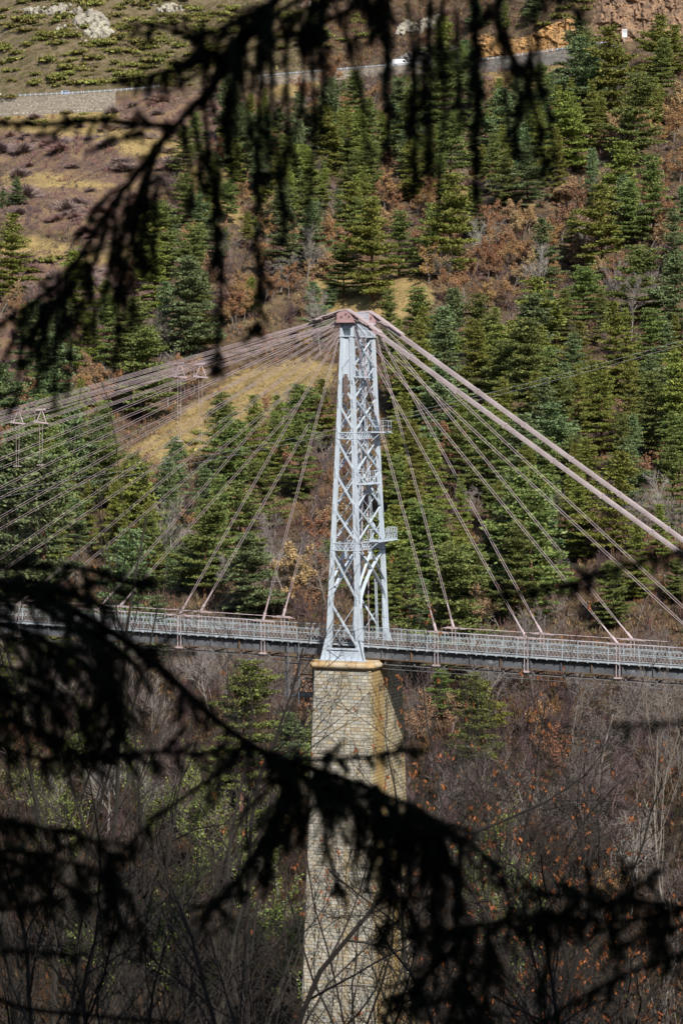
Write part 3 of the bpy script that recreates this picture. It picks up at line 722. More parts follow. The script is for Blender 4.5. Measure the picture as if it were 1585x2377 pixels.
# cross head between the two saddles
b = BB()
for su in (-1, 1):
    for z in (5.06, 6.25): b.bar([su*.5, -2.7, z], [su*.5, 2.7, z], .12, .1)
    t = np.linspace(-1.85, 1.85, 9)
    for i in range(8):
        b.bar([su*.5, t[i], 5.1], [su*.5, t[i+1], 6.2], .07, .04, (1, 0, 0)); b.bar([su*.5, t[i], 6.2], [su*.5, t[i+1], 5.1], .07, .04, (1, 0, 0))
        b.bar([su*.5, t[i], 5.1], [su*.5, t[i], 6.2], .06, .05, (1, 0, 0))
    for v in np.linspace(-1.5, 1.5, 11): b.bar([su*.42, v, 6.3], [su*.42, v, 7.15], .05, .05, (1, 0, 0))
    for z in (6.75, 7.15): b.bar([su*.42, -1.5, z], [su*.42, 1.5, z], .06, .06, (1, 0, 0))
b.build('cross_head', M['tower'], pyl)
def platform(z, v0, v1, reach, h, xr_, end0=True):
    u0 = hu(z)+.02; u1 = u0+reach
    b = BB(); b.box(u0, u1, v0, v1, z-.10, z); b.bar([u1, v0, z-.1], [u1, v1, z-.1], .16, .06, (1, 0, 0))
    for v in np.linspace(v0+.15, v1-.15, 4): b.bar([u0-.05, v, z-.85], [u1-.05, v, z-.1], .08, .06, (0, 1, 0))
    o = b.build('platform', M['tower'], pyl)
    b = BB(); vs = np.linspace(v0+.03, v1-.03, max(3, int((v1-v0)/.6)+1))
    runs = [([u1-.03, v, z], [u1-.03, v, z+h]) for v in vs]+[([u0+.1, v, z], [u0+.1, v, z+h]) for v in (v0+.03, v1-.03)]
    for p0, p1 in runs: b.bar(p0, p1, .032, .032, (1, 0, 0))
    for zz in ((z+h, z+h*.5) if not xr_ else (z+h, z+.06)):
        b.bar([u1-.03, v0, zz], [u1-.03, v1, zz], .034, .034, (1, 0, 0))
        for v in (v0+.03, v1-.03): b.bar([u0, v, zz], [u1, v, zz], .045, .045)
    if xr_:
        for a_, c_ in zip(vs[:-1], vs[1:]):
            b.bar([u1-.03, a_, z+.05], [u1-.03, c_, z+h], .03, .03, (1, 0, 0)); b.bar([u1-.03, a_, z+h], [u1-.03, c_, z+.05], .03, .03, (1, 0, 0))
    q = b.build('railing', M['tower'], o)
platform(1.55, -2.95, .4, .55, 1.05, False)
platform(-3.3, .9, 3.7, .9, .95, False)
platform(-7.75, -3.1, 1.2, .62, 1.05, False)
platform(-12.83, -.6, 4.1, .95, 1.0, True)
# access ladders on the portal face
b = BB()
for z0, z1, va, vb in ((-12.8, -3.3, .9, .35), (-3.3, 5.0, .35, -.6), (-21.5, -15.9, 1.35, 1.35)):
    n = int((z1-z0)/.3)
    for sg in (-.2, .2): b.bar([hu(z0)-.2, va+sg, z0], [hu(z1)-.2, vb+sg, z1], .06, .05, (1, 0, 0))
    for i in range(n):
        k = (i+.5)/n; z = z0+(z1-z0)*k; v = va+(vb-va)*k; u = hu(z0)+(hu(z1)-hu(z0))*k-.2
        b.bar([u, v-.2, z], [u, v+.2, z], .035, .035)
b.build('ladder', M['tower'], pyl)
# service pipe up the inside, and the rusty pulley block hanging on the near face
b = BB()
b.line([[0, 1.0, -21.7], [0, .9, -8], [0, .7, 5]], .05, 5); b.line([[.2, 2.2, -21.7], [.15, 2.0, -8], [.1, 1.6, 5]], .045, 5)
b.build('service_pipe', M['pink'], pyl)
b = BB(); v0 = -hv(1)-.12
b.box(-.16, .22, v0-.12, v0+.05, .2, 1.5); b.box(-.05, .12, v0-.16, v0+.02, -.6, .3); b.box(-.10, .16, v0-.15, v0, 1.5, 1.75)
b.build('pulley_block', M['tower_rust'], pyl)
b = BB(); b.line([[-.1, v0, 1.7], [-.15, v0-.1, 2.6], [.2, v0-.1, 2.95], [.5, v0+.1, 3.4]], .025, 5); b.build('pulley_bracket', M['tower'], pyl)

# --- saddles: holed side plates under the wrapped cables
SAD = 2.72
def saddle(sv):
    v0 = sv*SAD; b = BB()
    for dv in (-.42, .42):
        pts = [(-.78, 6.23), (.80, 6.23), (.80, 6.55), (.25, 7.22), (-.25, 7.30), (-.78, 7.02)]
        V = [[u, v0+dv-.03, z] for u, z in pts]+[[u, v0+dv+.03, z] for u, z in pts]
        b.add(V, [[i, (i+1) % 6, 6+(i+1) % 6, 6+i] for i in range(6)]); b.add(V[:6], [[5,4,3,2,1,0]]); b.add(V[6:], [[0,1,2,3,4,5]])
    b.box(-.85, .85, v0-.5, v0+.5, 6.225, 6.33)
    o = b.build('saddle', M['saddle'], bridge)
    for u, z in ((-.35, 6.72), (.05, 6.95), (.38, 6.72)):
        b = BB(); b.tube([[u, v0-.505, z], [u, v0-.42, z]], .085, 10); b.build('pin', M['plastic'], o)
    b = BB()      # the cable wrap folding over the top
    prof = [(-3.4, 6.42, .05), (-1.5, 7.0, .10), (-.55, 7.36, .14), (.1, 7.42, .14), (.75, 7.06, .16), (3.2, 5.35, .10)]
    for (ua, za, ta), (uc, zc, tc_) in zip(prof[:-1], prof[1:]):
        b.hexa([[ua, v0-.48, za-ta], [uc, v0-.48, zc-tc_], [uc, v0+.48, zc-tc_], [ua, v0+.48, za-ta]], [[ua, v0-.48, za], [uc, v0-.48, zc], [uc, v0+.48, zc], [ua, v0+.48, za]])
    r = random.Random(int(sv*5+9))
    for k in range(26):
        u = r.uniform(-3.2, -.6); z = 6.42+(u+3.4)*.31+r.uniform(-.28, .05); vv = v0+r.uniform(-.5, .5)
        b.bar([u, vv, z], [u+.55, vv, z+.16], .11, .11)
    for k in range(18):
        u = r.uniform(.7, 3.0); z = 7.0-(u-.75)*.69-r.uniform(.05, .4); vv = v0+r.uniform(-.5, .5)
        b.bar([u, vv, z], [u+.5, vv, z-.34], .11, .11)
    b.build('cable_wrap', M['saddle_top'], o)
for sv in (-1, 1): saddle(sv)

# --- heavy backstays running down to the anchorage on the side span
def backstay(sv):
    b = BB(); P0 = []; P1 = []
    for i in range(3):
        for j in range(5):
            dv = (i-1)*.12; dn = (j-2)*.088
            a = np.array([.7, sv*SAD+(i-1)*.28, 6.75+dn]); c = np.array([43.5, sv*(SAD-.0)+dv, 6.75-42.8*.689+dn])
            P0.append(a); P1.append(c)
    b.segs(P0, P1, .028, .028, 7)
    for k in range(1, 10):   # clamp bands holding the strands together
        t = k/10+.02; c = np.array([.7+42.8*t, sv*SAD, 6.75-42.8*.689*t]); d = np.array([1, 0, -.689]); d /= np.linalg.norm(d); w = .16+.20*(1-t); b.bar(c-d*.09, c+d*.09, .44, 2*w, (0, 0, 1))
    b.build('backstay', M['backstay'])
for sv in (-1, 1): backstay(sv)

# --- stays: double wires from the saddles to the deck nodes
PAN = 8.07; NV = 2.33
def stay(su, sv, k):
    if su < 0: a = np.array([-.72-.25*(k > 4), sv*SAD, 4.9+1.9*min(k, 9)/9.])
    else: a = np.array([.55, sv*(SAD-.1), 5.6+.25*k])
    u = su*PAN*k; e = np.array([u, sv*NV, deck_z(u)+1.50])
    ln = np.linalg.norm(e-a); d = (e-a)/ln
    sep = np.array([0, sv*.0, 1.])-d*d[2]; sep /= np.linalg.norm(sep)
    per = np.cross(d, sep)
    b = BB(); n = 9; r = random.Random(int(k*7)+su*3+sv)
    offs = [-.10, .10] if k < 9 else [-.13, 0, .13] if k < 11 else [-.36, -.26, -.06, .05, .16, .27]
    for q in offs:
        pts = []
        for t in np.linspace(0, 1, n):
            p = a+(e-a)*t+sep*q*min(1, 8*(1-t)+.25)*min(1, 6*t+.3)+per*q*.35
            p = p-np.array([0, 0, 1])*(.0035*ln*4*t*(1-t)*(k/9.))
            pts.append(p)
        b.tube(pts, .021, 5)
    o = b.build('stay_cable', M['pink'], bridge)
    if u < -52 or u > 38: return o
    b = BB()    # socket, clamp plate and suspension rods at the deck node
    b.tube([e-d*2.3, e-d*1.9, e-d*.75, e-d*.55, e-d*.1], [.03, .07, .08, .12, .13], 8)
    for q in (-.13, .13): b.tube([e-d*.8+sep*q*.8, e+sep*q*.6], .035, 6)
    b.hexa([[u-1.15, sv*NV-.07, e[2]-.03], [u+1.15, sv*NV-.07, e[2]-.10], [u+1.15, sv*NV+.07, e[2]-.10], [u-1.15, sv*NV+.07, e[2]-.03]], [[u-.55, sv*NV-.09, e[2]+.12], [u+.55, sv*NV-.09, e[2]+.08], [u+.55, sv*NV+.09, e[2]+.08], [u-.55, sv*NV+.09, e[2]+.12]])
    for q in (-.15, .15): b.tube([[u+q, sv*NV, e[2]-.05], [u+q, sv*NV, deck_z(u)-1.55]], .034, 6)
    b.box(u-.32, u+.32, sv*NV-.12, sv*NV+.12, deck_z(u)-1.42, deck_z(u)-1.30)
    b.build('deck_clamp', M['pink'], o)
    return o
for sv in (-1, 1):
    for k in (1, 2, 3, 4, 5, 6, 7, 8.3, 10, 12): stay(-1, sv, k)
    for k in range(1, 5): stay(1, sv, k)
    b = BB()   # longitudinal cable linking the deck nodes
    us = [-96.8+PAN*i for i in range(12)]
    us = [u for u in us if u < -4]
    b.tube([[u, sv*NV, deck_z(u)+1.52] for u in us], .035, 5); b.tube([[u, sv*NV, deck_z(u)+1.52] for u in (PAN, 2*PAN, 3*PAN, 4*PAN, 39)], .035, 5)
    b.build('longitudinal_cable', M['pink'])
    def top_z(u, k=12):
        a = np.array([-.97, 6.8]); e = np.array([-PAN*k, deck_z(-PAN*k)+1.5]); t = (u-a[0])/(e[0]-a[0])
        return a[1]+(e[1]-a[1])*t-.0035*97*4*t*(1-t)*k/9.
    for k, low in ((2, -4.2), (4, -6.6), (6, -12.)):
        u = -PAN*k; z1 = top_z(u); z2 = z1-1.15
        b = BB()
        b.hexa([[u-.45, sv*NV-.1, z1-.12], [u+.45, sv*NV-.1, z1-.08], [u+.45, sv*NV+.1, z1-.08], [u-.45, sv*NV+.1, z1-.12]], [[u-.45, sv*NV-.1, z1+.04], [u+.45, sv*NV-.1, z1+.10], [u+.45, sv*NV+.1, z1+.10], [u-.45, sv*NV+.1, z1+.04]])
        b.bar([u-.65, sv*NV, z2], [u+.75, sv*NV, z2-.12], .14, .2)
        b.tube([[u+.1, sv*NV, z1], [u-.45, sv*NV, z2]], .06, 5); b.tube([[u+.1, sv*NV, z1], [u+.55, sv*NV, z2]], .045, 5); b.tube([[u-.6, sv*NV, z1], [u-.62, sv*NV, z2]], .02, 4)
        for q in (-.16, .2): b.tube([[u+q, sv*NV, z2], [u+q*.6, sv*NV, low]], .014, 4)
        for z in np.arange(z2-2.6, low+1, -2.3): b.box(u-.17, u+.2, sv*NV-.03, sv*NV+.03, z-.025, z+.025)
        b.box(u-.4, u+.4, sv*NV-.04, sv*NV+.04, low, low+.07)
        b.build('hanger', M['pink'])

# --- deck
deck = holder('deck')
U0, U1 = -118.0, 47.0
GV = 2.02
for sv in (-1, 1):
    y = sv*GV; b = BB(); fl = BB()
    us = np.arange(U0, U1, PAN/3)
    for u, w in zip(us[:-1], us[1:]):
        b.hexa([[u, y-.015, deck_z(u)-1.12], [w, y-.015, deck_z(w)-1.12], [w, y+.015, deck_z(w)-1.12], [u, y+.015, deck_z(u)-1.12]], [[u, y-.015, deck_z(u)-.16], [w, y-.015, deck_z(w)-.16], [w, y+.015, deck_z(w)-.16], [u, y+.015, deck_z(u)-.16]])
    for i, u in enumerate(us):
        st = fl if i % 3 == 1 else b
        st.box(u-.05, u+.05, min(y, y+sv*.17), max(y, y+sv*.17), deck_z(u)-1.10, deck_z(u)-.2)
    for u, w in zip(us[:-1], us[1:]):
        for dz, hw in ((-1.16, .2),): fl.hexa([[u, y-hw, deck_z(u)+dz-.03], [w, y-hw, deck_z(w)+dz-.03], [w, y+hw, deck_z(w)+dz-.03], [u, y+hw, deck_z(u)+dz-.03]], [[u, y-hw, deck_z(u)+dz+.03], [w, y-hw, deck_z(w)+dz+.03], [w, y+hw, deck_z(w)+dz+.03], [u, y+hw, deck_z(u)+dz+.03]])
    b.build('girder', M['girder'], deck); fl.build('girder_flange', M['rustyflange'], deck)
b = BB(); us = [U0, U1]
b.hexa([[U0, -2.3, deck_z(U0)-.14], [U1, -2.3, deck_z(U1)-.14], [U1, 2.3, deck_z(U1)-.14], [U0, 2.3, deck_z(U0)-.14]], [[U0, -2.3, deck_z(U0)-.05], [U1, -2.3, deck_z(U1)-.05], [U1, 2.3, deck_z(U1)-.05], [U0, 2.3, deck_z(U0)-.05]])
for u in np.arange(U0+.3, U1, .62): b.box(u-.11, u+.11, -1.0, 1.0, deck_z(u)-.06, deck_z(u)+.07)
for v in (-.5, .5): b.hexa([[U0, v-.035, deck_z(U0)+.05], [U1, v-.035, deck_z(U1)+.05], [U1, v+.035, deck_z(U1)+.05], [U0, v+.035, deck_z(U0)+.05]], [[U0, v-.035, deck_z(U0)+.2], [U1, v-.035, deck_z(U1)+.2], [U1, v+.035, deck_z(U1)+.2], [U0, v+.035, deck_z(U0)+.2]])
b.build('track_floor', M['timber'], deck)
for sv in (-1, 1):
    b = BB(); y = sv*2.33
    b.hexa([[U0, y-.09, deck_z(U0)-.17], [U1, y-.09, deck_z(U1)-.17], [U1, y+.09, deck_z(U1)-.17], [U0, y+.09, deck_z(U0)-.17]], [[U0, y-.09, deck_z(U0)-.04], [U1, y-.09, deck_z(U1)-.04], [U1, y+.09, deck_z(U1)-.04], [U0, y+.09, deck_z(U0)-.04]])
    for u in np.arange(-60, 40, PAN/9): b.box(u-.05, u+.05, min(y-sv*.25, y+sv*.14), max(y-sv*.25, y+sv*.14), deck_z(u)-.24, deck_z(u)-.17)
    b.build('edge_beam', M['rail'], deck)
    b = BB(); zt = 1.10
    ua, ub = -60., 40.
    for dz, t in ((zt, .045), (zt*.66, .028), (.10, .03)):
        b.bar([ua, y, deck_z(ua)+dz], [ub, y, deck_z(ub)+dz], t, .05, (0, 1, 0))
    ps = np.arange(ua, ub, PAN/6)
    for u in ps: b.bar([u, y, deck_z(u)], [u, y, deck_z(u)+zt+.02], .06, .05, (0, 1, 0))
    # scrolled infill: mirrored curved bars making rings above and pointed loops below
    P0 = []; P1 = []; W = PAN/6/4.
    hz = np.array([.10, .26, .42, .58, .66, .78, .90, 1.02, 1.10]); sw = np.array([.48, .30, .06, .30, .46, .50, .40, .22, .06])*W
    for u in np.arange(ua, ub-W, W):
        for sg in (-1, 1):
            c = u+W/2
            pts = np.stack([c+sg*sw, np.full(9, y), deck_z(c)+hz], 1)
            P0.append(pts[:-1]); P1.append(pts[1:])
    b.segs(np.vstack(P0), np.vstack(P1), .011, .011, 4)
    b.build('railing', M['rail'], deck)
# service gangway slung under the girders
b = BB()
for v in (-2.0, -1.2):
    b.bar([3.0, v, deck_z(3)-1.62], [46, v, deck_z(46)-1.62], .16, .06, (0, 1, 0)); b.bar([-90, v, deck_z(-90)-1.62], [-3.0, v, deck_z(-3)-1.62], .16, .06, (0, 1, 0))
for u in np.concatenate([np.arange(-56, -3, 2.69), np.arange(3.3, 45, 2.69)]):
    b.bar([u, -2.15, deck_z(u)-1.52], [u, 2.15, deck_z(u)-1.52], .10, .1); b.box(u-.05, u+.05, -2.02, -1.96, deck_z(u)-1.6, deck_z(u)-1.15)
b.bar([-60, -2.45, deck_z(-60)-1.95], [-3.2, -2.45, deck_z(-3)-1.95], .04, .03); b.bar([3.2, -2.45, deck_z(3)-1.95], [46, -2.45, deck_z(46)-1.95], .04, .03)
b.build('gangway', M['steel'], deck)
# inspection cage hanging beside the pier on the main span
b = BB(); u0, u1 = -6.2, -3.6
for u in (u0+.6, u0+1.6): b.tube([[u, -2.5, deck_z(u)-.1], [u, -2.5, -27.4]], .06, 5)
for z in (-23.7, -25.0, -26.6): b.bar([u0, -1.6, z], [u1+.4, -1.6, z], .1, .08); b.bar([u0, 1.6, z], [u1+.4, 1.6, z], .1, .08)
for u in (u0, (u0+u1)/2, u1+.3):
    for v in (-1.6, 1.6): b.bar([u, v, -26.6], [u, v, -23.2], .1, .1, (0, 1, 0))
for u in np.linspace(u0, u1, 5)[:-1]:
    b.bar([u, -1.6, -25], [u+.65, -1.6, -26.6], .05, .05, (0, 1, 0)); b.bar([u, -1.6, -26.6], [u+.65, -1.6, -25], .05, .05, (0, 1, 0))
b.box(u0, u1+.4, -1.6, 1.6, -26.68, -26.6)
b.build('inspection_cage', M['girder'], deck)

# --- a pair of power wires crossing the valley behind the tower
def wire(pts, label, Y=330):
    W = [P(x, y, Y) for x, y in pts]; b = MB(); L0 = W[0]
    xs_ = [w[0] for w in W]; zs_ = [w[2] for w in W]
    c = np.polyfit(xs_, zs_, 2); X = np.linspace(min(xs_)-90, max(xs_)+90, 60)
    b.tube([[x-L0[0], 0, np.polyval(c, x)-L0[2]] for x in X], .016, 4)
    o = b.build('power_line', M['wire']); o.location = L0; tag(o, label, 'wire', 'power wires crossing the valley')
wire([(330, 1078), (620, 1040), (780, 1002), (890, 974), (1150, 898), (1400, 832), (1585, 800)], 'upper of the thin power wires crossing the pines behind the tower')
wire([(330, 1090), (620, 1052), (780, 1012), (890, 984), (1150, 907), (1400, 842), (1585, 810)], 'lower of the thin power wires crossing the pines behind the tower')
# ---------------------------------------------------------------- plant generators
def rgen(seed): return np.random.RandomState(seed)
def quads(b, c, n, size, rs, elong=1.6, up=.0, tone=(.72, 1.25), dirs=None):
    """n leaf faces at centres c, randomly turned"""
    m = len(c)
    a = rs.normal(size=(m, 3)) if dirs is None else dirs+rs.normal(size=(m, 3))*.45
    a[:, 2] += up; a /= np.linalg.norm(a, axis=1, keepdims=True)+1e-9
    q = rs.normal(size=(m, 3)); w = np.cross(a, q); w /= np.linalg.norm(w, axis=1, keepdims=True)+1e-9
    s = size*rs.uniform(.65, 1.35, (m, 1))
    A = a*s*elong/2; W = w*s/2
    V = np.stack([c-A-W*.6, c-A*.2+W*-1.0, c+A, c-A*.2+W], 1)
    F = np.arange(m*4).reshape(m, 4)
    t = rs.uniform(tone[0], tone[1], (m, 1)); col = np.hstack([t*rs.uniform(.92, 1.1, (m, 1)), t, t*rs.uniform(.85, 1.1, (m, 1))])
    b.add(V.reshape(-1, 3), F, col)
def pine_meshes(seed, H=18., rmax=.2, z0=.16, dense=1.0, dark=0, lean=0., shape=.8):
    rs = rgen(seed); t = MB(); c = MB()
    A = rs.uniform(0, 6.28, 3); am = rs.uniform(.12, .28, 3)
    kz = np.linspace(0, H, 10); off = np.cumsum(rs.normal(0, .06, (10, 2)), 0); off -= off[0]; off[:, 0] += lean*kz
    r = .016*H*(1-kz/H)**.8+.03
    t.tube(np.column_stack([off, kz]), r, 7)
    def axis(z): return np.array([np.interp(z, kz, off[:, 0]), np.interp(z, kz, off[:, 1]), z])
    P0, P1, R0 = [], [], []; C = []; D = []
    z = z0*H; R_ = rmax*H
    while z < H*.985:
        u = (z-z0*H)/(H-z0*H)
        rad = R_*min(1, .55+u*2.6)*(1-u)**shape+.15
        nl = rs.randint(5, 8) if u < .85 else 4
        a0 = rs.uniform(0, 6.28)
        for i in range(nl):
            an = a0+6.283*i/nl+rs.uniform(-.4, .4); L = rad*rs.uniform(.45, 1.2)*(1+am[0]*math.sin(an+A[0]+z*.25)+am[1]*math.sin(2*an+A[1]-z*.6))
            if rs.rand() < .08 and u < .8: continue
            pitch = (-.12+.85*u**1.5)+rs.normal(0, .10)
            h = np.array([math.cos(an), math.sin(an)]); st = axis(z)
            def pt(s): return st+np.array([h[0]*s, h[1]*s, s*math.tan(pitch)-.05*s*(1-s/max(L, .1))+.10*s*s/max(L, .5)])
            ss = np.linspace(0, L, 4); pp = np.array([pt(s) for s in ss])
            P0 += list(pp[:-1]); P1 += list(pp[1:]); R0 += [.02+.010*L]*3
            m = max(2, int(L/.52*dense))
            for s in np.linspace(.22*L if u < .5 else .1*L, L, m):
                k = 1+int(s*.75)
                for q in range(k):
                    lat = rs.uniform(-1, 1)*.42*s; ctr = pt(s)+np.array([-h[1]*lat, h[0]*lat, rs.normal(0, .06)])
                    n = 34; o = rs.normal(size=(n, 3))*np.array([.42, .42, .10])
                    C.append(ctr+o); d = o+np.array([h[0]*.3, h[1]*.3, .16]); D.append(d/np.linalg.norm(d, axis=1, keepdims=True))
        z += rs.uniform(.042, .088)*H*(1.0 if u < .6 else .66)
    t.segs(P0, P1, np.array(R0), np.array(R0)*.5, 4)
    C = np.vstack(C); D = np.vstack(D)
    quads(c, C, len(C), .21, rs, 2.0, .1, (.66, 1.36), D)
    return t, c
def grow(rs, out, p, d, L, r, lev, mx, spec):
    n = spec['n'][min(lev, len(spec['n'])-1)]; pts = [p]; rad = [r]
    for i in range(n):
        d = d+rs.normal(0, spec['wob'], 3)+np.array([0, 0, spec['up']]); d /= np.linalg.norm(d)
        p = p+d*L/n; pts.append(p); rad.append(r*(1-(1-spec['tip'])*(i+1)/n))
    for i in range(n): out.append((pts[i], pts[i+1], rad[i], rad[i+1], lev))
    if lev >= mx: return
    nc = spec['kids'][min(lev, len(spec['kids'])-1)]; nc = rs.randint(max(1, nc-1), nc+2)
    s0 = spec['bare'] if lev == 0 else .2
    for k in range(nc):
        t = s0+(1-s0)*(k+rs.uniform(.1, .9))/nc; i = min(n-1, int(t*n)); f = t*n-i
        q = pts[i]+(pts[i+1]-pts[i])*f; ax = (pts[i+1]-pts[i]); ax /= np.linalg.norm(ax)
        v = rs.normal(size=3); v -= ax*v.dot(ax); v /= np.linalg.norm(v)+1e-9
        an = spec['ang']*rs.uniform(.7, 1.3); dd = ax*math.cos(an)+v*math.sin(an)
        grow(rs, out, q, dd, L*spec['len']*rs.uniform(.6, 1.2)*(1.15-.5*t), max(spec['rmin'], rad[i]*spec['rr']), lev+1, mx, spec)
BARE = dict(n=[7, 5, 4, 3], wob=.16, up=.06, tip=.35, kids=[13, 8, 6, 4], bare=.22, ang=.75, len=.55, rr=.45, rmin=.022)
def bare_segs(seed, H, r, mx=3, **kw):
    sp = dict(BARE); sp.update(kw); rs = rgen(seed); out = []
    grow(rs, out, np.zeros(3), np.array([rs.normal(0, .06), rs.normal(0, .06), 1.]), H*.8, r, 0, mx, sp)
    return out, rs
def segs_mb(out, thick=1.0, side0=5):
    b = MB()
    big = [s for s in out if s[4] <= 0]; sm = [s for s in out if s[4] > 0]
    for lst, sd in ((big, side0), (sm, 3)):
        if lst: b.segs([s[0] for s in lst], [s[1] for s in lst], np.array([s[2] for s in lst])*thick, np.array([s[3] for s in lst])*thick, sd)
    return b
def leaf_mb(out, rs, n_per, size, spread, lev, tone=(.6, 1.35), droop=False):
    tips = [s for s in out if s[4] >= lev]; b = MB(); c = []
    for s in tips:
        k = rs.poisson(n_per) if not droop else (rs.randint(3, 8) if rs.rand() < n_per/5 else 0)
        if k: c.append(s[0]+(s[1]-s[0])*rs.rand(k, 1)+rs.normal(0, spread, (k, 3)))
    c = np.vstack(c); dirs = None
    if droop: dirs = np.tile(np.array([[0, 0, -1.]]), (len(c), 1)); c[:, 2] -= size*.6
    quads(b, c, len(c), size, rs, 1.7 if not droop else 2.4, 0, tone, dirs)
    return b
# prototypes: meshes made once, then copied object by object
PINES = []
for i, (H, rm, z0, sh, mk, look) in enumerate([
        (18, .25, .12, .70, 'pine_blue', 'blue green'), (20, .23, .10, .75, 'pine_mid', 'mid green'), (17, .28, .16, .60, 'pine_mid', 'broad mid green'),
        (16, .26, .10, .68, 'pine_yellow', 'yellow green'), (19, .25, .18, .62, 'pine_blue', 'loose blue green'), (21, .20, .08, .80, 'pine_yellow', 'narrow yellow green'),
        (15, .28, .08, .62, 'pine_blue', 'bushy blue green'), (18, .25, .24, .58, 'pine_mid', 'bare footed green'),
        (17, .21, .14, .75, 'pine_yellow', 'slim yellow green'), (20, .26, .30, .45, 'pine_mid', 'round topped green'), (13, .24, .06, .80, 'pine_blue', 'short blue green'), (19, .22, .16, .66, 'pine_yellow', 'shaggy yellow green')]):
    t, c = pine_meshes(100+i, H, rm, z0, 1.0, 0, random.Random(i).uniform(-.02, .02), sh)
    to = t.build('trunk', M['pine_trunk']); co = c.build('crown', M[mk])
    PINES.append((H, to.data, co.data, look)); bpy.data.objects.remove(to); bpy.data.objects.remove(co)
BARES = []
for i, (H, r, mk, look, kw) in enumerate([
        (11, .13, 'bark_grey', 'grey', {}), (9, .10, 'bark_mauve', 'mauve grey', dict(ang=.55, up=.10, bare=.12)), (12, .14, 'bark_grey', 'spreading grey', dict(ang=.95, up=.04)),
        (8, .09, 'bark_mauve', 'brown twiggy', dict(ang=.6, up=.08, bare=.08, kids=[15, 9, 6, 4])), (13, .12, 'bark_pale', 'pale barked', dict(ang=.6, up=.06, bare=.3)),
        (10, .12, 'bark_pale', 'crooked silver grey', dict(ang=1.0, up=.02, wob=.26))]):
    o_, rs = bare_segs(300+i, H, r, 3, **kw)
    q = segs_mb(o_, 1.25).build('bare_tree', M[mk]); BARES.append((H, q.data, look)); bpy.data.objects.remove(q)
OAKS = []
for i, (H, mk, look, n) in enumerate([(10, 'leaf_orange', 'rust orange', 2.8), (8, 'leaf_tan', 'tan brown', 2.2), (9, 'leaf_orange', 'thinly leaved orange', 1.2), (11, 'leaf_tan', 'pale brown', 1.5)]):
    o_, rs = bare_segs(400+i, H, .15, 3, ang=.8, up=.05, bare=.2, kids=[9, 6, 5, 3])
    a = segs_mb(o_, 1.1).build('trunk', M['bark_grey']); c = leaf_mb(o_, rs, n*1.7, .17, .18, 2).build('crown', M[mk])
    OAKS.append((H, a.data, c.data, look)); bpy.data.objects.remove(a); bpy.data.objects.remove(c)
BROOMS = []
for i in range(4):
    rs = rgen(500+i); b = MB(); c = []
    for k in range(26):
        ctr = rs.normal(0, 1, 3)*np.array([.75, .55, .12]); ctr[2] = abs(ctr[2])+.25
        c.append(ctr+rs.normal(0, 1, (16, 3))*np.array([.25, .25, .16]))
    c = np.vstack(c); c[:, 2] = np.abs(c[:, 2]); quads(b, c, len(c), .24, rs, 2.2, .5, (.6, 1.3))
    q = b.build('broom_shrub', M['broom']); BROOMS.append(q.data); bpy.data.objects.remove(q)
IVY = []
for i in range(2):
    o_, rs = bare_segs(600+i, 11, .16, 2, ang=.7, bare=.15)
    a = segs_mb(o_, 1.3).build('trunk', M['bark_grey']); b = MB()
    c = np.vstack([s[0]+(s[1]-s[0])*rs.rand(60 if s[4] < 1 else 12, 1)+rs.normal(0, .32 if s[4] < 1 else .22, (60 if s[4] < 1 else 12, 3)) for s in o_ if s[4] <= 1])
    quads(b, c, len(c), .22, rs, 1.3, 0, (.6, 1.35)); c = b.build('crown', M['ivy'])
    IVY.append((11, a.data, c.data)); bpy.data.objects.remove(a); bpy.data.objects.remove(c)

# ---------------------------------------------------------------- naming each plant by what it stands beside
ORD = 'first second third fourth fifth sixth seventh eighth ninth tenth eleventh twelfth thirteenth fourteenth fifteenth sixteenth seventeenth eighteenth nineteenth twentieth'.split()
def band(x, y):
    if y < 175 and x > 560:
        v = 'above the road' if y < 120 else 'at the road edge'
        h = 'over grey rock' if x < 1080 else 'over the orange cut' if x < 1350 else 'by the white sign'
        return v+' '+h
    if y < 215 and x <= 560: return 'rocky slope above the silver car'
    hi = y < 760
    if x < 230: h = 'at heath edge' if hi else 'behind outermost stays'
    elif x < 420: h = 'beside open heath' if hi else 'behind first hangers'
    elif x < 560: h = 'beyond the heath' if hi else 'under stay fan'
    elif x < 700: h = 'below hidden road bend' if hi else 'beside straw meadow'
    elif x < 840: h = 'above tower head' if hi else 'close behind tower'
    elif x < 960: h = 'below white van' if hi else 'just past tower'
    elif x < 1100: h = 'past the van' if hi else 'behind first clamp'
    elif x < 1250: h = 'below dark wall' if hi else 'under heavy backstay'
    elif x < 1400: h = 'below orange cut' if hi else 'near backstay middle'
    else: h = 'below brown rock' if hi else 'near backstay foot'
    for lim, v in ((300, 'top slope'), (430, 'upper slope'), (560, 'mid slope'), (700, 'high over saddles'), (850, 'at saddle height'), (1000, 'at upper tower height'), (1150, 'lower slope'), (1300, 'slope foot'), (1460, 'just above deck'), (1700, 'just under deck'), (1950, 'valley side'), (9999, 'valley bottom')):
        if y < lim: return v+' '+h
def label_all(items, kind):
    """items: (object, look, x, y of its middle in view). One label each: look and landmark, then its turn in that row."""
    g = {}
    for it in items: g.setdefault((it[1], band(it[2], it[3])), []).append(it)
    for (look, bd), L in g.items():
        L.sort(key=lambda q: q[2])
        for i, it in enumerate(L):
            if len(L) == 1: s = f'{look} {kind}, {bd}'
            else:
                w = 'leftmost' if i == 0 else 'rightmost' if i == len(L)-1 else ORD[i]+' from left'
                s = f'{look} {kind}, {bd}, {w}'
            it[0]['label'] = s
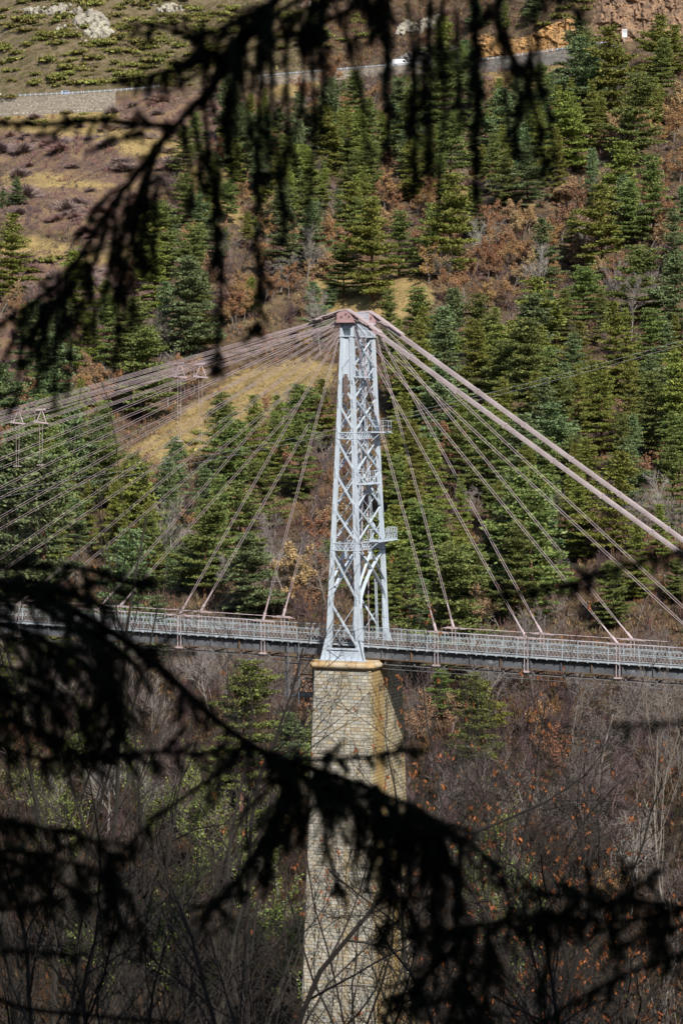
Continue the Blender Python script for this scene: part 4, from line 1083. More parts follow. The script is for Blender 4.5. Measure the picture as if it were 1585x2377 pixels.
def plant(name, cat, group, loc, s, rz, parts=None, data=None, sz=None):
    """a thing: either a mesh of its own, or an empty with copied parts"""
    if data is not None:
        o = bpy.data.objects.new(name, data); COL.objects.link(o)
    else:
        o = bpy.data.objects.new(name, None); COL.objects.link(o)
        for nm, me in parts:
            c = bpy.data.objects.new(nm, me); COL.objects.link(c); c.parent = o
    o.location = loc; o.rotation_euler = (0, 0, rz); o.scale = (s, s, sz or s); o['category'] = cat
    if group: o['group'] = group
    return o
RN = random.Random(77)
placed = []      # (X, Y, radius)
def free(X, Y, r, ky=.5):
    for a, c, q in placed:
        if (a-X)**2+((c-Y)*ky)**2 < (r+q)**2: return False
    return True
D_ = 1.0108
pines, bares, oaks, brooms, ivies = [], [], [], [], []
def put_pine(X, Y, h, v, rad=3.0):
    H, tm, cm, look = PINES[v]; s = h/H
    z = float(terr(X, Y)); w = RN.uniform(.95, 1.2)
    o = plant('pine_tree', 'pine', 'pines on the far valley side', (X, Y, z-.15), s*w, RN.uniform(0, 6.28), [('trunk', tm), ('crown', cm)], sz=s)
    o.rotation_euler = (RN.gauss(0, .035), RN.gauss(0, .035), o.rotation_euler[2]); x, y = PIX((X, Y, z+h*.6)); size = 'tall ' if h > 20 else 'small ' if h < 11 else ''
    pines.append((o, size+look, x, y)); placed.append((X, Y, rad))
KEY = [(1340,85,300,0),(1395,45,310,3),(1515,85,235,1),(1450,170,390,2),(1015,115,330,1),(1085,150,300,4),(990,185,330,5),(820,165,315,1),(762,180,310,4),(690,213,360,0),(640,250,335,6),
       (1150,205,400,0),(1245,215,400,4),(1310,205,395,3),(1210,330,490,0),(1125,330,420,6),(855,320,445,1),(925,300,410,0),(858,455,690,3),(915,480,640,1),(1035,395,645,3),(990,470,620,2),(1090,430,560,1),
       (1245,505,690,0),(1310,490,610,1),(1385,420,640,3),(1445,420,570,2),(1500,350,560,1),(1545,480,640,0),(430,595,840,6),(385,650,800,0),(765,645,705,6),(660,480,640,0),(610,330,450,4),(570,240,420,4),(700,400,560,1),(790,560,690,2),
       (1000,722,840,5),(1095,670,860,1),(1210,735,980,2),(1320,735,920,5),(1420,690,930,5),(1490,710,900,1),(1555,590,800,0),(640,905,1060,5),(580,905,1110,5),(530,960,1150,2),(740,870,1040,5),(575,1230,1440,6),
       (930,1250,1440,1),(975,1330,1450,0),(1085,1250,1440,2),(1180,1190,1440,1),(1410,1290,1450,2),(40,408,470,6),(10,445,480,6),(1250,1000,1200,1),(1440,1010,1200,0),(220,960,1130,0),(130,1010,1180,6),(470,1150,1380,2),(340,1170,1380,1),
       (1100,1560,1760,3),(1010,1540,1660,2),(1075,1545,1800,1),(660,1640,1790,6),(20,1480,1600,3),(1095,10,75,6),(1160,0,70,1),(1230,-20,62,6),(720,20,110,6),(930,900,1080,5),(905,1000,1180,3),(1380,830,1050,5),(1500,850,1060,1),(1540,1020,1230,1),
       (1130,900,1100,5),(1050,960,1150,1),(1290,850,1040,1),(1190,1080,1290,0),(1330,1090,1290,5),(960,1080,1260,3),(410,1010,1180,0),(690,960,1150,1),(610,1060,1230,2)]
for x, yt, yb, v in KEY:
    x, yt, yb = x*D_, yt*D_, yb*D_
    p = hit(x, yb, 280.); h = (yb-yt)/FPX*p[1]
    put_pine(p[0], p[1], min(max(h, 5), 31), v, 2.4)
WOODS = [  # (polygon in the view, pines per try weight, deciduous weight, oak weight)
    ([(520,230),(900,190),(1100,180),(1330,210),(1585,150),(1585,720),(1180,720),(980,600),(700,640),(560,640),(520,420)], .40, .16, .26),
    ([(880,720),(1000,690),(1585,680),(1585,1180),(1400,1150),(1300,1480),(880,1480),(900,900)], .74, .14, .10),
    ([(1300,1480),(1400,1150),(1585,1180),(1585,1500)], .12, .60, .08),
    ([(340,560),(520,430),(560,640),(540,800),(340,860),(250,850)], .35, .30, .16),
    ([(0,690),(250,660),(340,860),(420,960),(300,1020),(0,1000)], .18, .45, .18),
    ([(0,1000),(300,1040),(420,1090),(560,1030),(520,1380),(300,1400),(0,1400)], .55, .12, .08),
    ([(520,940),(700,930),(770,860),(780,1060),(640,1180),(520,1200)], .75, .08, .06),
    ([(560,1180),(780,1080),(780,1480),(420,1440),(480,1340)], .06, .70, .10),
    ([(500,640),(780,640),(780,830),(640,830),(560,860),(500,820)], .10, .35, .30),
    ([(900,700),(1100,620),(1300,640),(1500,690),(1500,760),(1000,760)], .12, .45, .18),
    ([(0,1560),(720,1560),(720,2000),(0,2000)], .04, .62, .05),
    ([(940,1570),(1150,1570),(1150,1800),(940,1800)], .25, .45, .12),
    ([(1100,1570),(1585,1570),(1585,2200),(940,2200),(940,1800),(1100,1800)], .00, .85, .06),
    ([(380,380),(520,330),(520,430),(400,520)], .20, .2, .06),
    ([(560,0),(860,0),(800,120),(600,130)], .04, .30, .05),
]
OAKP = [(1180,560,1),(985,660,0),(770,600,0),(560,740,0),(625,700,2),(1490,345,0),(1560,280,1),(1400,670,0),(1560,420,0),(20,1080,0),(250,960,0),(1120,640,0),(1215,540,1),(1340,620,2),(975,500,0),(445,910,0),(1330,500,1),(1440,560,0),(1190,620,0),(1090,640,2),(880,490,0),(1545,330,0),(1270,650,1),(720,1000,2),(60,1000,0),(1180,1440,0),(700,1390,1),(1250,600,0),(1380,560,1),(1010,580,0),(930,560,2),(1130,560,0),(1480,480,0),(1410,360,1),(1180,700,3),(1060,700,2),(740,640,1),(620,640,0),(680,720,3),(1290,560,1),(840,640,3),(1540,560,0)]
def hides_oak(x, y): return any(abs(x-ox*D_) < 40 and -10 < y-oy*D_ < 125 for ox, oy, _ in OAKP)
tries = 0; NP = NB = NO = 0
while tries < 5200:
    tries += 1
    Y = RN.uniform(285, 905); X = RN.uniform(-.128, .128)*Y
    z = float(terr(X, Y)); x, y = PIX((X, Y, z))
    s = Y-float(RY(X))
    if -5 < s < 9: continue
    for poly, wp, wd, wo in WOODS:
        if inpoly(np.array([x]), np.array([y]), poly)[0]:
            q = RN.random()
            if abs(X-(1.45+(-.36)*0)) < 6 and Y < 268: break
            if q < wp and hides_oak(x, y): continue
            if poly is WOODS[0][0] and y < 300 and x < 900: q += .22
            if q < wp and NP < 205:
                if any(inpoly(np.array([x]), np.array([y-dy]), MEADOW[m])[0] for m in (0, 8) for dy in (0, 40, 80)): break
                if free(X, Y, 2.2, .42):
                    h = RN.choice([7, 10, 12, 13, 14, 15, 16, 17, 18, 19, 20, 22])*RN.uniform(.9, 1.1)
                    if 590 < x < 1000 or 1100 < x < 1335:    # the road stays in sight
                        road = HY-FPX*float(RZ(xr(x)))/float(RY(xr(x))); h = min(h, (y-road-22)/FPX*Y)
                    if h > 3.5: put_pine(X, Y, h, RN.randrange(12), 2.0); NP += 1
            elif q < wp+wd and NB < 285:
                if free(X, Y, 1.1, .42):
                    H, me, look = BARES[RN.choice([0, 1, 2, 3, 3, 1, 4, 5] if y < 1480 else [0, 1, 2, 3, 1, 4, 0, 3])]; h = H*RN.uniform(.6, 1.15)
                    o = plant('bare_tree', 'tree', 'leafless trees on the valley side', (X, Y, z-.1), h/H, RN.uniform(0, 6.28), data=me)
                    bares.append((o, look, x, PIX((X, Y, z+h*.6))[1])); placed.append((X, Y, 1.1)); NB += 1
            elif q < wp+wd+wo and NO < 130:
                if free(X, Y, 1.2, .42):
                    H, a, c, look = RN.choice(OAKS); h = H*RN.uniform(.6, 1.15)
                    o = plant('oak_tree', 'oak', 'autumn oaks among the pines', (X, Y, z-.1), h/H, RN.uniform(0, 6.28), [('trunk', a), ('crown', c)])
                    oaks.append((o, look, x, PIX((X, Y, z+h*.6))[1])); placed.append((X, Y, 1.2)); NO += 1
            break
for x, y, v in OAKP:
    for q in range(3):
        p = hit((x+RN.uniform(-38, 38)*(q > 0))*D_, (y+RN.uniform(-14, 22)*(q > 0))*D_, 280.); H, a, c, look = OAKS[v if q < 2 else RN.randrange(4)]; h = RN.uniform(6.5, 11)*(1 if q == 0 else .8)
        o = plant('oak_tree', 'oak', 'autumn oaks among the pines', p-[0, 0, .1], h/H, RN.uniform(0, 6.28), [('trunk', a), ('crown', c)])
        oaks.append((o, look, *PIX(p+[0, 0, h*.6])))
for x, y, h in [(20,1560,14),(70,1580,13),(120,1860,14),(330,1900,13),(420,1930,12),(640,2060,13),(560,2090,12),(400,2290,12),(470,2300,11),(640,2290,12),(1190,2300,13),(1230,2220,12),(1130,2180,11),(30,1700,13),(200,1790,12),(300,1800,11),(90,1930,12),(450,2010,12),(520,1960,11),(360,2230,10),(150,2220,11),(60,1600,12),(170,1980,11),(330,1960,10),(400,2160,12),(40,1780,10),(640,1900,13),(560,2250,11),(1180,2250,12),(700,2330,9),(1090,2040,11),(250,2300,10),(1240,2120,8),(120,1500,10),(690,1750,10)]:
    p = hit(x*D_, y*D_, 255.) ; H, a, c = IVY[RN.randrange(2)]
    o = plant('ivy_tree', 'tree', 'ivy clad trees in the valley', p-[0, 0, .1], h/H, RN.uniform(0, 6.28), [('trunk', a), ('crown', c)])
    ivies.append((o, 'bright green ivy clad', *PIX(p+[0, 0, h*.6])))
# slim firs filling the stand
conifers = []; SLIMV = [i for i, p in enumerate(PINES) if i in (5, 8, 10, 1, 11)]  # pines as well: the narrower pine meshes, slimmed further
FW = [WOODS[0][0], WOODS[1][0], WOODS[1][0], WOODS[5][0], WOODS[6][0], WOODS[3][0]]; tr = 0
while len(conifers) < 165 and tr < 6000:
    tr += 1; Y = RN.uniform(380, 890); X = RN.uniform(-.128, .128)*Y; z = float(terr(X, Y)); x, y = PIX((X, Y, z))
    poly = next((p for p in FW if inpoly(np.array([x]), np.array([y]), p)[0]), None)
    if poly is None or not free(X, Y, 1.0, .42): continue
    if any(inpoly(np.array([x]), np.array([y-dy]), MEADOW[m])[0] for m in (0, 5, 8) for dy in (0, 40, 80)): continue
    if x < 880 and 600 < y < 840: continue
    if y < 330 and x < 930 or hides_oak(x, y): continue
    if inpoly(np.array([x]), np.array([y]), [(960,540),(1180,580),(1280,690),(1520,680),(1520,790),(1000,800),(880,740),(980,640)])[0]: continue
    h = RN.choice([7, 9, 11, 13, 15, 17])*RN.uniform(.9, 1.15)
    if 590 < x < 1000 or 1100 < x < 1335:
        road = HY-FPX*float(RZ(xr(x)))/float(RY(xr(x))); h = min(h, (y-road-22)/FPX*Y)
    if h < 4: continue
    v = RN.choice(SLIMV); H, tm, cm, look = PINES[v]; s = h/H; w = RN.uniform(.68, .9)
    o = plant('slim_pine', 'conifer', 'slim firs filling the stand', (X, Y, z-.15), s*w, RN.uniform(0, 6.28), [('trunk', tm), ('crown', cm)], sz=s)
    conifers.append((o, 'slim '+look.replace('slim ', '').replace('narrow ', ''), x, PIX((X, Y, z+h*.6))[1])); placed.append((X, Y, 1.0))
# rounded leafless shrubs of the heath
SHR = []
for i in range(3):
    rs = rgen(640+i); n = 1500; an = rs.uniform(0, 6.28, n); tl = np.arccos(rs.uniform(.05, 1, n)); ln = rs.uniform(.45, 1.0, n)*(1+.25*np.sin(an*3+i))
    d = np.stack([np.cos(an)*np.sin(tl)*1.35, np.sin(an)*np.sin(tl)*1.35, np.cos(tl)*.8], 1); c0 = d*ln[:, None]*.35; tip = d*ln[:, None]+rs.normal(0, .06, (n, 3))
    w = rs.normal(size=(n, 3)); w = np.cross(w, d); w /= np.linalg.norm(w, axis=1, keepdims=True); w *= .022
    V = np.stack([c0-w*.5, (c0+tip)/2-w, tip, (c0+tip)/2+w], 1).reshape(-1, 3); t_ = rs.uniform(.7, 1.35, (n, 1))
    b = MB(); b.add(V, np.arange(n*4).reshape(n, 4), np.hstack([t_, t_, t_]))
    for mk, look in (('shrub_mauve', 'mauve leafless'), ('shrub_red', 'reddish leafless'), ('shrub_tan', 'tan leafless')):
        q = b.build('bare_shrub', M[mk]); SHR.append((q.data, look)); bpy.data.objects.remove(q)
shrubs = []; tr = 0; SW = HEATH+[WOODS[0][0], WOODS[3][0], WOODS[9][0], WOODS[14][0], [(0,240),(420,240),(420,640),(0,640)]]
while len(shrubs) < 260 and tr < 9000:
    tr += 1; Y = RN.uniform(560, 900); X = RN.uniform(-.13, .12)*Y; z = float(terr(X, Y)); x, y = PIX((X, Y, z))
    if Y-float(RY(X)) > -4: continue
    k_ = next((i for i, p in enumerate(SW) if inpoly(np.array([x]), np.array([y]), p)[0]), None)
    if k_ is None or (k_ == 9 and RN.random() < .7) or (k_ in (5, 6, 7, 8) and RN.random() < .5) or not free(X, Y, .6, .5): continue
    me_, look = RN.choice(SHR) if k_ > 4 else SHR[RN.choice([0, 3, 6, 1, 4, 7, 0, 3])]
    s = RN.uniform(1.4, 4.2); o = plant('bare_shrub', 'shrub', 'leafless shrubs on the slope', (X, Y, z-.1), s, RN.uniform(0, 6.28), data=me_, sz=s*RN.uniform(.75, 1.1))
    shrubs.append((o, look, x, y)); placed.append((X, Y, .6))
# broom mounds on the upper slopes
br_poly = [([(0,0),(500,0),(620,60),(450,200),(0,205)], 270), ([(560,0),(860,0),(860,110),(640,120)], 25), ([(380,380),(640,400),(600,560),(380,540)], 14), ([(440,1000),(640,900),(600,1000),(420,1090)], 12), ([(0,520),(240,590),(230,660),(0,640)], 6), ([(780,400),(1000,380),(960,470),(760,470)], 10), ([(0,250),(300,270),(260,300),(0,300)], 8), ([(1240,0),(1400,0),(1330,60),(1180,80)], 14)]
for poly, n in br_poly:
    xs_ = [p[0] for p in poly]; ys_ = [p[1] for p in poly]; k = 0; tr = 0
    while k < n and tr < 4000:
        tr += 1; x, y = RN.uniform(min(xs_), max(xs_)), RN.uniform(min(ys_), max(ys_))
        if not inpoly(np.array([x]), np.array([y]), poly)[0]: continue
        p = hit(x, y, 300.)
        if not free(p[0], p[1], .5, .6): continue
        s = RN.uniform(.7, 2.3)
        o = plant('broom_shrub', 'shrub', 'broom shrubs on the upper slopes', p-[0, 0, .05], s, RN.uniform(0, 6.28), data=RN.choice(BROOMS), sz=s*RN.uniform(.6, 1.0))
        brooms.append((o, 'wide green' if s > 1.5 else 'low green' if s > 1.05 else 'small green', x, y)); placed.append((p[0], p[1], .5)); k += 1
label_all(pines, 'pine'); label_all(conifers, 'conifer'); label_all(shrubs, 'shrub'); label_all(bares, 'leafless tree'); label_all(oaks, 'oak'); label_all(ivies, 'tree')
# brooms: rows told apart by height on the slope and nearest landmark
def brow(x, y):
    if x < 540 and y < 205:
        h = 'far from the car' if x < 110 else 'straight above the silver car' if x < 220 else 'beneath the pale outcrop' if x < 340 else 'behind the spruce bough'
        v = 'highest strip of slope' if y < 40 else 'slope at outcrop height' if y < 80 else 'slope just below the outcrops' if y < 120 else 'slope midway to the road' if y < 160 else 'verge above the road'
        return v+', '+h
    return band(x, y)
g = {}
for o, look, x, y in brooms: g.setdefault((look, brow(x, y)), []).append((x, o))
for (look, bd), L in g.items():
    L.sort(key=lambda q: q[0])
    for i, (x, o) in enumerate(L):
        o['label'] = f'{look} broom, {bd}' + ('' if len(L) == 1 else ', leftmost' if i == 0 else ', rightmost' if i == len(L)-1 else ', '+ORD[i]+' from left')

# ---------------------------------------------------------------- rocks
import bmesh
def boulder(rs, s, flat=.8):
    bm = bmesh.new()
    for i in range(15):
        v = rs.normal(size=3); v /= np.linalg.norm(v); v *= rs.uniform(.7, 1.1); bm.verts.new((v[0]*s[0], v[1]*s[1], v[2]*s[2]))
    r = bmesh.ops.convex_hull(bm, input=bm.verts); bmesh.ops.delete(bm, geom=[g_ for g_ in r['geom_interior'] if isinstance(g_, bmesh.types.BMVert)], context='VERTS')
    bm.verts.ensure_lookup_table(); bm.verts.index_update()
    V = np.array([v.co[:] for v in bm.verts]); F = [[v.index for v in f.verts] for f in bm.faces]; bm.free(); return V, F
for i, (x, y, w, h, lb) in enumerate([(85,22,60,26,'jagged pale outcrop of stacked blocks, uppermost on the slope'), (150,18,70,36,'tall pale rock outcrop beneath the upper edge of slope'), (208,40,75,50,'large pale grey outcrop with a slanting face'), (228,66,52,44,'broad fissured grey outcrop above the spruce bough'), (142,60,22,24,'lone pale boulder under the outcrops'),
        (395,18,60,26,'pale rounded boulders behind the spruce needles'), (450,24,46,16,'row of small pale boulders near the bough'), (365,10,34,14,'small pale rock at the slope edge behind needles'), (60,48,20,12,'small grey stone below the jagged outcrop'), (192,92,26,14,'flat grey slab below the fissured outcrop'),
        (1465,705,46,34,'pale leaning slab among pines, facing the sun'), (262,1088,14,18,'small white rock in the meadow under the stays'), (278,1098,12,26,'upright white rock in the meadow under the stays'), (378,1052,24,14,'grey stone at the edge of the straw meadow'), (940,60,60,34,'grey fractured rock above the white van'), (1000,48,60,40,'grey rock knob by the road cutting'), (700,10,40,18,'pale rock behind the hanging twigs')]):
    rs = rgen(700+i); p = hit(x*D_, (y+h*.5)*D_, 300.); sc = p[1]/FPX*D_; b = MB()
    n = max(3, int(w*h/62))
    for k in range(n):
        cx = rs.uniform(-.5, .5)*w*sc; cz = rs.uniform(.0, .85)*h*sc*(1-abs(cx)/(w*sc)); s = rs.uniform(.12, .25)*min(w, h)*sc*1.1
        V, F = boulder(rs, (s*rs.uniform(.8, 1.3), s*1.2, s*rs.uniform(.9, 1.5)))
        V = V+np.array([cx, cz*.55+s*.2, cz])
        for f in F: pass
        tri = [f for f in F if len(f) == 3]
        b.add(V, tri)
    q = b.build('rock_outcrop', M['rock']); q.location = p; tag(q, lb, 'rock', 'rocks on the hillside')

# road cutting: jagged rock faces behind the road
def cliff(px0, px1, hgt, mt, label, seed, col=None):
    x = np.arange(xr(px0), xr(px1), .4); ny = 44; V = []
    rs = rgen(seed)
    for j in range(ny):
        t = j/(ny-1); h = hgt(x, t) if callable(hgt) else hgt*t
        y = RY(x)+7.3+h*.52
        z = RZ(x)+h
        xx = x+.35*waves(x, z, 4, seed); zz = z+.5*waves(z, x, 5, seed+2)+.25*x
        def cell(a, c, k): v = np.sin(np.floor(a)*127.1+np.floor(c)*311.7+k)*43758.5; return v-np.floor(v)
        jag = 2.3*cell(xx/2.4, zz/3.1, seed)+1.4*cell(xx/1.1+.3, zz/1.5, seed+5)+.45*cell(xx/.55, zz/.8, seed+8)+.1*rs.normal(size=len(x))
        edge = np.minimum(1, np.minimum((x-x[0])/5, (x[-1]-x)/5))
        V.append(np.stack([x, y-jag*1.0*edge-.2+1.2*(1-edge)+(1.6 if j == ny-1 else 0), z-(.0 if j < ny-1 else .8)-2.0*(1-edge)*t], 1))
    n = len(x); V = np.vstack(V); F = [[j*n+i, j*n+i+1, (j+1)*n+i+1, (j+1)*n+i] for j in range(ny-1) for i in range(n-1)]
    b = MB(); b.add(V, F); o = b.build('rock_cliff', M[mt]); tag(o, kind='structure'); o['label'] = label
cliff(1090, 1372, lambda x, t: (9+2.0*np.sin(x/5.))*t, 'cliff', 'orange rock cut above the road', 31)
cliff(1375, 1720, lambda x, t: (17+2.5*np.sin(x/4.))*t, 'cliff_brown', 'brown layered rock face beside the sign', 33)
cliff(905, 1092, lambda x, t: (6.5+1.5*np.sin(x/4.))*t, 'cliff_grey', 'grey rock face behind the van', 35)

# ---------------------------------------------------------------- ground cover nobody could count
rs = rgen(900); n = 110000
Y = 262+(905-262)*rs.rand(n)**.9; X = rs.uniform(-.135, .135, n)*Y
k = rs.rand(n) < .18; s_ = rs.uniform(8, 62, n); Y = np.where(k, RY(X)+7+s_, Y)
sd = Y-RY(X); ok = (sd < -1.4) | (sd > 8); ok &= ~((np.abs(X-1.5) < 7) & (Y < 258)); X, Y = X[ok], Y[ok]; n = len(X)
Z = terr(X, Y); me, he, upl, px, py = regions(X, Y, Z)
jit = .45*waves(X, Y*.6, 26, 41)+.3*waves(X, Y*.7, 9, 43); me = me+jit*(me > .02)*.6; he = he-jit*(he > .02)*.6
b = MB()
kind = rs.rand(n)
size = np.where(he > .4, rs.uniform(.25, .8, n), np.where(me > .4, rs.uniform(.2, .5, n), np.where(upl > .5, rs.uniform(.25, .8, n), rs.uniform(.3, 1.0, n))))
pal_f = np.array([(.20, .125, .075), (.15, .095, .065), (.26, .18, .09), (.10, .10, .04), (.28, .13, .06), (.17, .13, .11), (.12, .085, .07)])
pal_m = np.array([(.37, .275, .145), (.30, .21, .11), (.43, .33, .19), (.24, .19, .09), (.17, .155, .06)])
pal_h = np.array([(.19, .135, .115), (.22, .15, .115), (.15, .11, .10), (.30, .22, .13), (.21, .12, .10)])
pal_u = np.array([(.24, .185, .10), (.17, .14, .07), (.12, .125, .04), (.27, .215, .13), (.16, .105, .075)])
dark = 1-.62*sstep(470, 330, Y); pick = rs.randint(0, 1000, n)  # tufts darkened in the gorge, its shade put into their colour
base = np.where((he > .4)[:, None], pal_h[pick % 5], np.where((me > .4)[:, None], pal_m[pick % 5], np.where((upl > .5)[:, None], pal_u[pick % 5], pal_f[pick % 7])))
for q in range(6):
    an = rs.uniform(0, 6.28, n); ln = size*rs.uniform(.6, 1.2, n); tilt = rs.uniform(.1, .9, n); w = size*rs.uniform(.07, .2, n)
    c0 = np.stack([X+rs.normal(0, .3, n)*size, Y+rs.normal(0, .3, n)*size, Z-.08], 1)
    tip = c0+np.stack([np.cos(an)*np.sin(tilt)*ln, np.sin(an)*np.sin(tilt)*ln, np.cos(tilt)*ln+.08], 1)
    sd_ = np.stack([-np.sin(an+rs.normal(0, .8, n)), np.cos(an), np.zeros(n)], 1)*w[:, None]
    mid = (c0+tip)/2+np.stack([np.zeros(n), np.zeros(n), size*.08], 1)
    V = np.stack([c0, mid+sd_, tip, mid-sd_], 1).reshape(-1, 3); F = np.arange(n*4).reshape(n, 4)
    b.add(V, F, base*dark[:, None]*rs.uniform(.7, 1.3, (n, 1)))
o = b.build('ground_scrub', M['scrub']); tag(o, 'dry grass, heather and low scrub covering the hillside', 'scrub', None, 'stuff')

# leafless brush, knee to head high, between the trees
rs = rgen(950); n = 11500
Y = 290+(900-290)*rs.rand(n)**.85; X = rs.uniform(-.133, .133, n)*Y
k = rs.rand(n) < .2; Y = np.where(k, RY(X)+8+rs.uniform(0, 55, n), Y)
sd = Y-RY(X); ok = (sd < -3) | (sd > 9); X, Y = X[ok], Y[ok]
Z = terr(X, Y); me, he, upl, px, py = regions(X, Y, Z)
patch = waves(X, Y*.7, 38, 51)+.5*waves(X, Y*.6, 13, 52)
ok = (rs.rand(len(X)) > me*.95) & (patch > -.75+.5*rs.normal(size=len(X))) & ((upl < .5) | (rs.rand(len(X)) < .85)); X, Y, Z, he, upl, py = X[ok], Y[ok], Z[ok], he[ok], upl[ok], py[ok]; n = len(X)
hue = waves(X, Y*.7, 22, 53)+rs.normal(0, .5, n)
pal = np.array([(.17, .115, .105), (.21, .15, .115), (.24, .175, .125), (.20, .10, .085), (.27, .16, .085)])
low = (1-.62*sstep(470, 330, Y))*np.where((he < .3) & (upl < .5), .8, 1)  # shade of the gorge and between trees painted into the brush
col0 = pal[np.clip(((hue+1.6)/3.2*5).astype(int), 0, 4)]
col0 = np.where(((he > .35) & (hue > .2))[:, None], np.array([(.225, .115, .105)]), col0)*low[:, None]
sz = rs.uniform(.8, 2.6, n)*np.where(upl > .5, .45, np.where(he > .4, .95, 1.0)); b = MB()
for q in range(30):
    an = rs.uniform(0, 6.28, n); tl = np.abs(rs.normal(0, .55, n)); ln = sz*rs.uniform(.5, 1.1, n)
    c0 = np.stack([X, Y, Z-.05], 1)+np.stack([np.cos(an)*.3*sz*rs.rand(n), np.sin(an)*.3*sz*rs.rand(n), sz*.25*rs.rand(n)], 1)
    d = np.stack([np.cos(an)*np.sin(tl), np.sin(an)*np.sin(tl), np.cos(tl)], 1)
    tip = c0+d*ln[:, None]; w = np.stack([-np.sin(an+rs.normal(0, 1, n)), np.cos(an+rs.normal(0, 1, n)), np.zeros(n)], 1)*(.03+.025*sz*rs.rand(n))[:, None]
    mid = c0+(tip-c0)*.55+rs.normal(0, .06, (n, 3))*sz[:, None]
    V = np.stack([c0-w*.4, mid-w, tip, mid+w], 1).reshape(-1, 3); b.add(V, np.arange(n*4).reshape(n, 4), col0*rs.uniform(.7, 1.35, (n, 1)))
o = b.build('brushwood', M['scrub']); tag(o, 'leafless brown and mauve brushwood between the pines', 'brush', None, 'stuff')
# ---------------------------------------------------------------- bare trees on the near bank
near = []
def near_tree(px, ytop, Y, seed, look, leafy=0, mk='bark_dark', lean=0, mx=3, r=.075, kw=None, extra=0):
    X = (px-CX)/FPX*Y; zt = (HY-ytop)/FPX*Y; zg = float(terr(X, Y)); H = (zt-zg)
    sp = dict(n=[14, 7, 5, 3], wob=.10, up=.07, tip=.22, kids=[18, 9, 6, 3], bare=.12, ang=.62, len=.36, rr=.52, rmin=.006)
    sp['rmin'] = .009 if leafy else .007; sp.update(kw or {}); rs = rgen(seed); out = []
    for e in range(1+extra):
        d0 = np.array([lean+rs.normal(0, .07), rs.normal(0, .07), 1.])
        grow(rs, out, np.array([rs.normal(0, .25)*e, rs.normal(0, .25)*e, -.1]), d0/np.linalg.norm(d0), H*(.98 if e == 0 else rs.uniform(.6, .95)), r*(1 if e == 0 else .75), 0, mx, sp)
    if leafy:
        o = empty('bare_tree', (X, Y, zg)); segs_mb(out, 1, 6).build('trunk', M[mk], o)
        leaf_mb(out, rs, leafy*.6, .056, .03, 2, (.5, 1.4), True).build('leaves', M['leaf_near'], o)
    else:
        o = segs_mb(out, 1, 6).build('bare_tree', M[mk]); o.location = (X, Y, zg)
    tag(o, None, 'tree', 'bare trees on the near bank'); near.append((o, look, px, ytop))
NEAR = [  # column, top row, distance, leaves, bark, lean
    (1120,1500,92,.16,'bark_dark',.02), (1165,1560,95,.10,'bark_dark',-.03), (1215,1580,88,.14,'bark_dark',.05), (1345,1640,92,.09,'bark_dark',0), (1385,1720,76,.15,'bark_dark',.04), (1500,1600,104,.05,'bark_grey',-.02),
    (1545,1690,84,.1,'bark_dark',.03), (985,1600,98,.08,'bark_dark',-.05), (1040,1680,78,.14,'bark_dark',.06), (1280,1800,70,.16,'bark_dark',-.04), (1440,1830,66,.07,'bark_dark',.05),
    (800,1560,70,0,'bark_dark',.04), (880,1590,66,0,'bark_dark',-.10), (945,1520,74,0,'bark_dark',-.03), (700,1500,90,0,'bark_dark',.0), (645,1380,64,0,'bark_dark',.01),
    (585,1480,72,.03,'bark_dark',.05), (520,1420,68,0,'bark_dark',-.06), (440,1390,80,0,'bark_dark',.02), (360,1300,66,0,'bark_dark',-.05), (300,1500,58,0,'bark_dark',.10), (220,1560,76,0,'bark_dark',-.05),
    (150,1250,62,0,'bark_dark',.06), (70,1020,70,0,'bark_dark',.08), (20,1080,58,0,'bark_dark',.10), (110,1640,84,0,'bark_dark',.06), (400,1760,60,0,'bark_dark',.15), (500,1800,88,0,'bark_dark',-.10), (600,1760,54,0,'bark_dark',.08),
    (260,1880,92,0,'bark_dark',.06), (640,1900,96,0,'bark_dark',-.08), (1180,1900,56,.04,'bark_dark',.06), (1330,2000,52,.03,'bark_dark',-.08), (1520,2040,58,0,'bark_dark',.02), (1010,2050,50,0,'bark_dark',.06), (60,1850,50,0,'bark_dark',.12), (180,2060,46,0,'bark_dark',-.1)]
for i, (px, yt, Y, lf, mk, ln) in enumerate(NEAR):
    onpier = 690 < px < 960
    near_tree(px*D_, yt*D_, Y, 1000+i, 'x', lf, mk, ln, 3, RN.uniform(.045, .06) if onpier else RN.uniform(.07, .12), dict(kids=[9, 5, 3, 2] if onpier else ([14, 7, 4, 3] if px < 700 else [18, 8, 5, 3]), ang=RN.uniform(.5, .8), wob=RN.uniform(.08, .15), up=RN.uniform(.03, .08)), extra=0 if onpier else RN.choice([0, 1, 1, 2]))
for (o, look, px, yt), (c0, y0, Y, lf, mk, ln) in zip(near, NEAR):
    a = 'rust leaved' if lf > .12 else 'sparsely leaved' if lf > 0 else 'leafless'
    t = 'dark' if mk == 'bark_dark' else 'grey'
    if c0 < 700: w = 'near the lower spruce bough' if yt < 1500 else 'in the tangle left of the pier'
    elif c0 < 960: w = 'in front of the stone pier'
    elif c0 < 1250: w = 'just right of the pier'
    else: w = 'by the right hand edge of the valley'
    near[near.index((o, look, px, yt))] = (o, f'{t} {a} near tree {w}', px, yt)
g = {}
for o, lb, px, yt in near: g.setdefault(lb, []).append((px, o))
for lb, L in g.items():
    L.sort(key=lambda q: q[0])
    for i, (x, o) in enumerate(L): o['label'] = lb if len(L) == 1 else lb+(', leftmost' if i == 0 else ', rightmost' if i == len(L)-1 else f', {ORD[i]} from left')

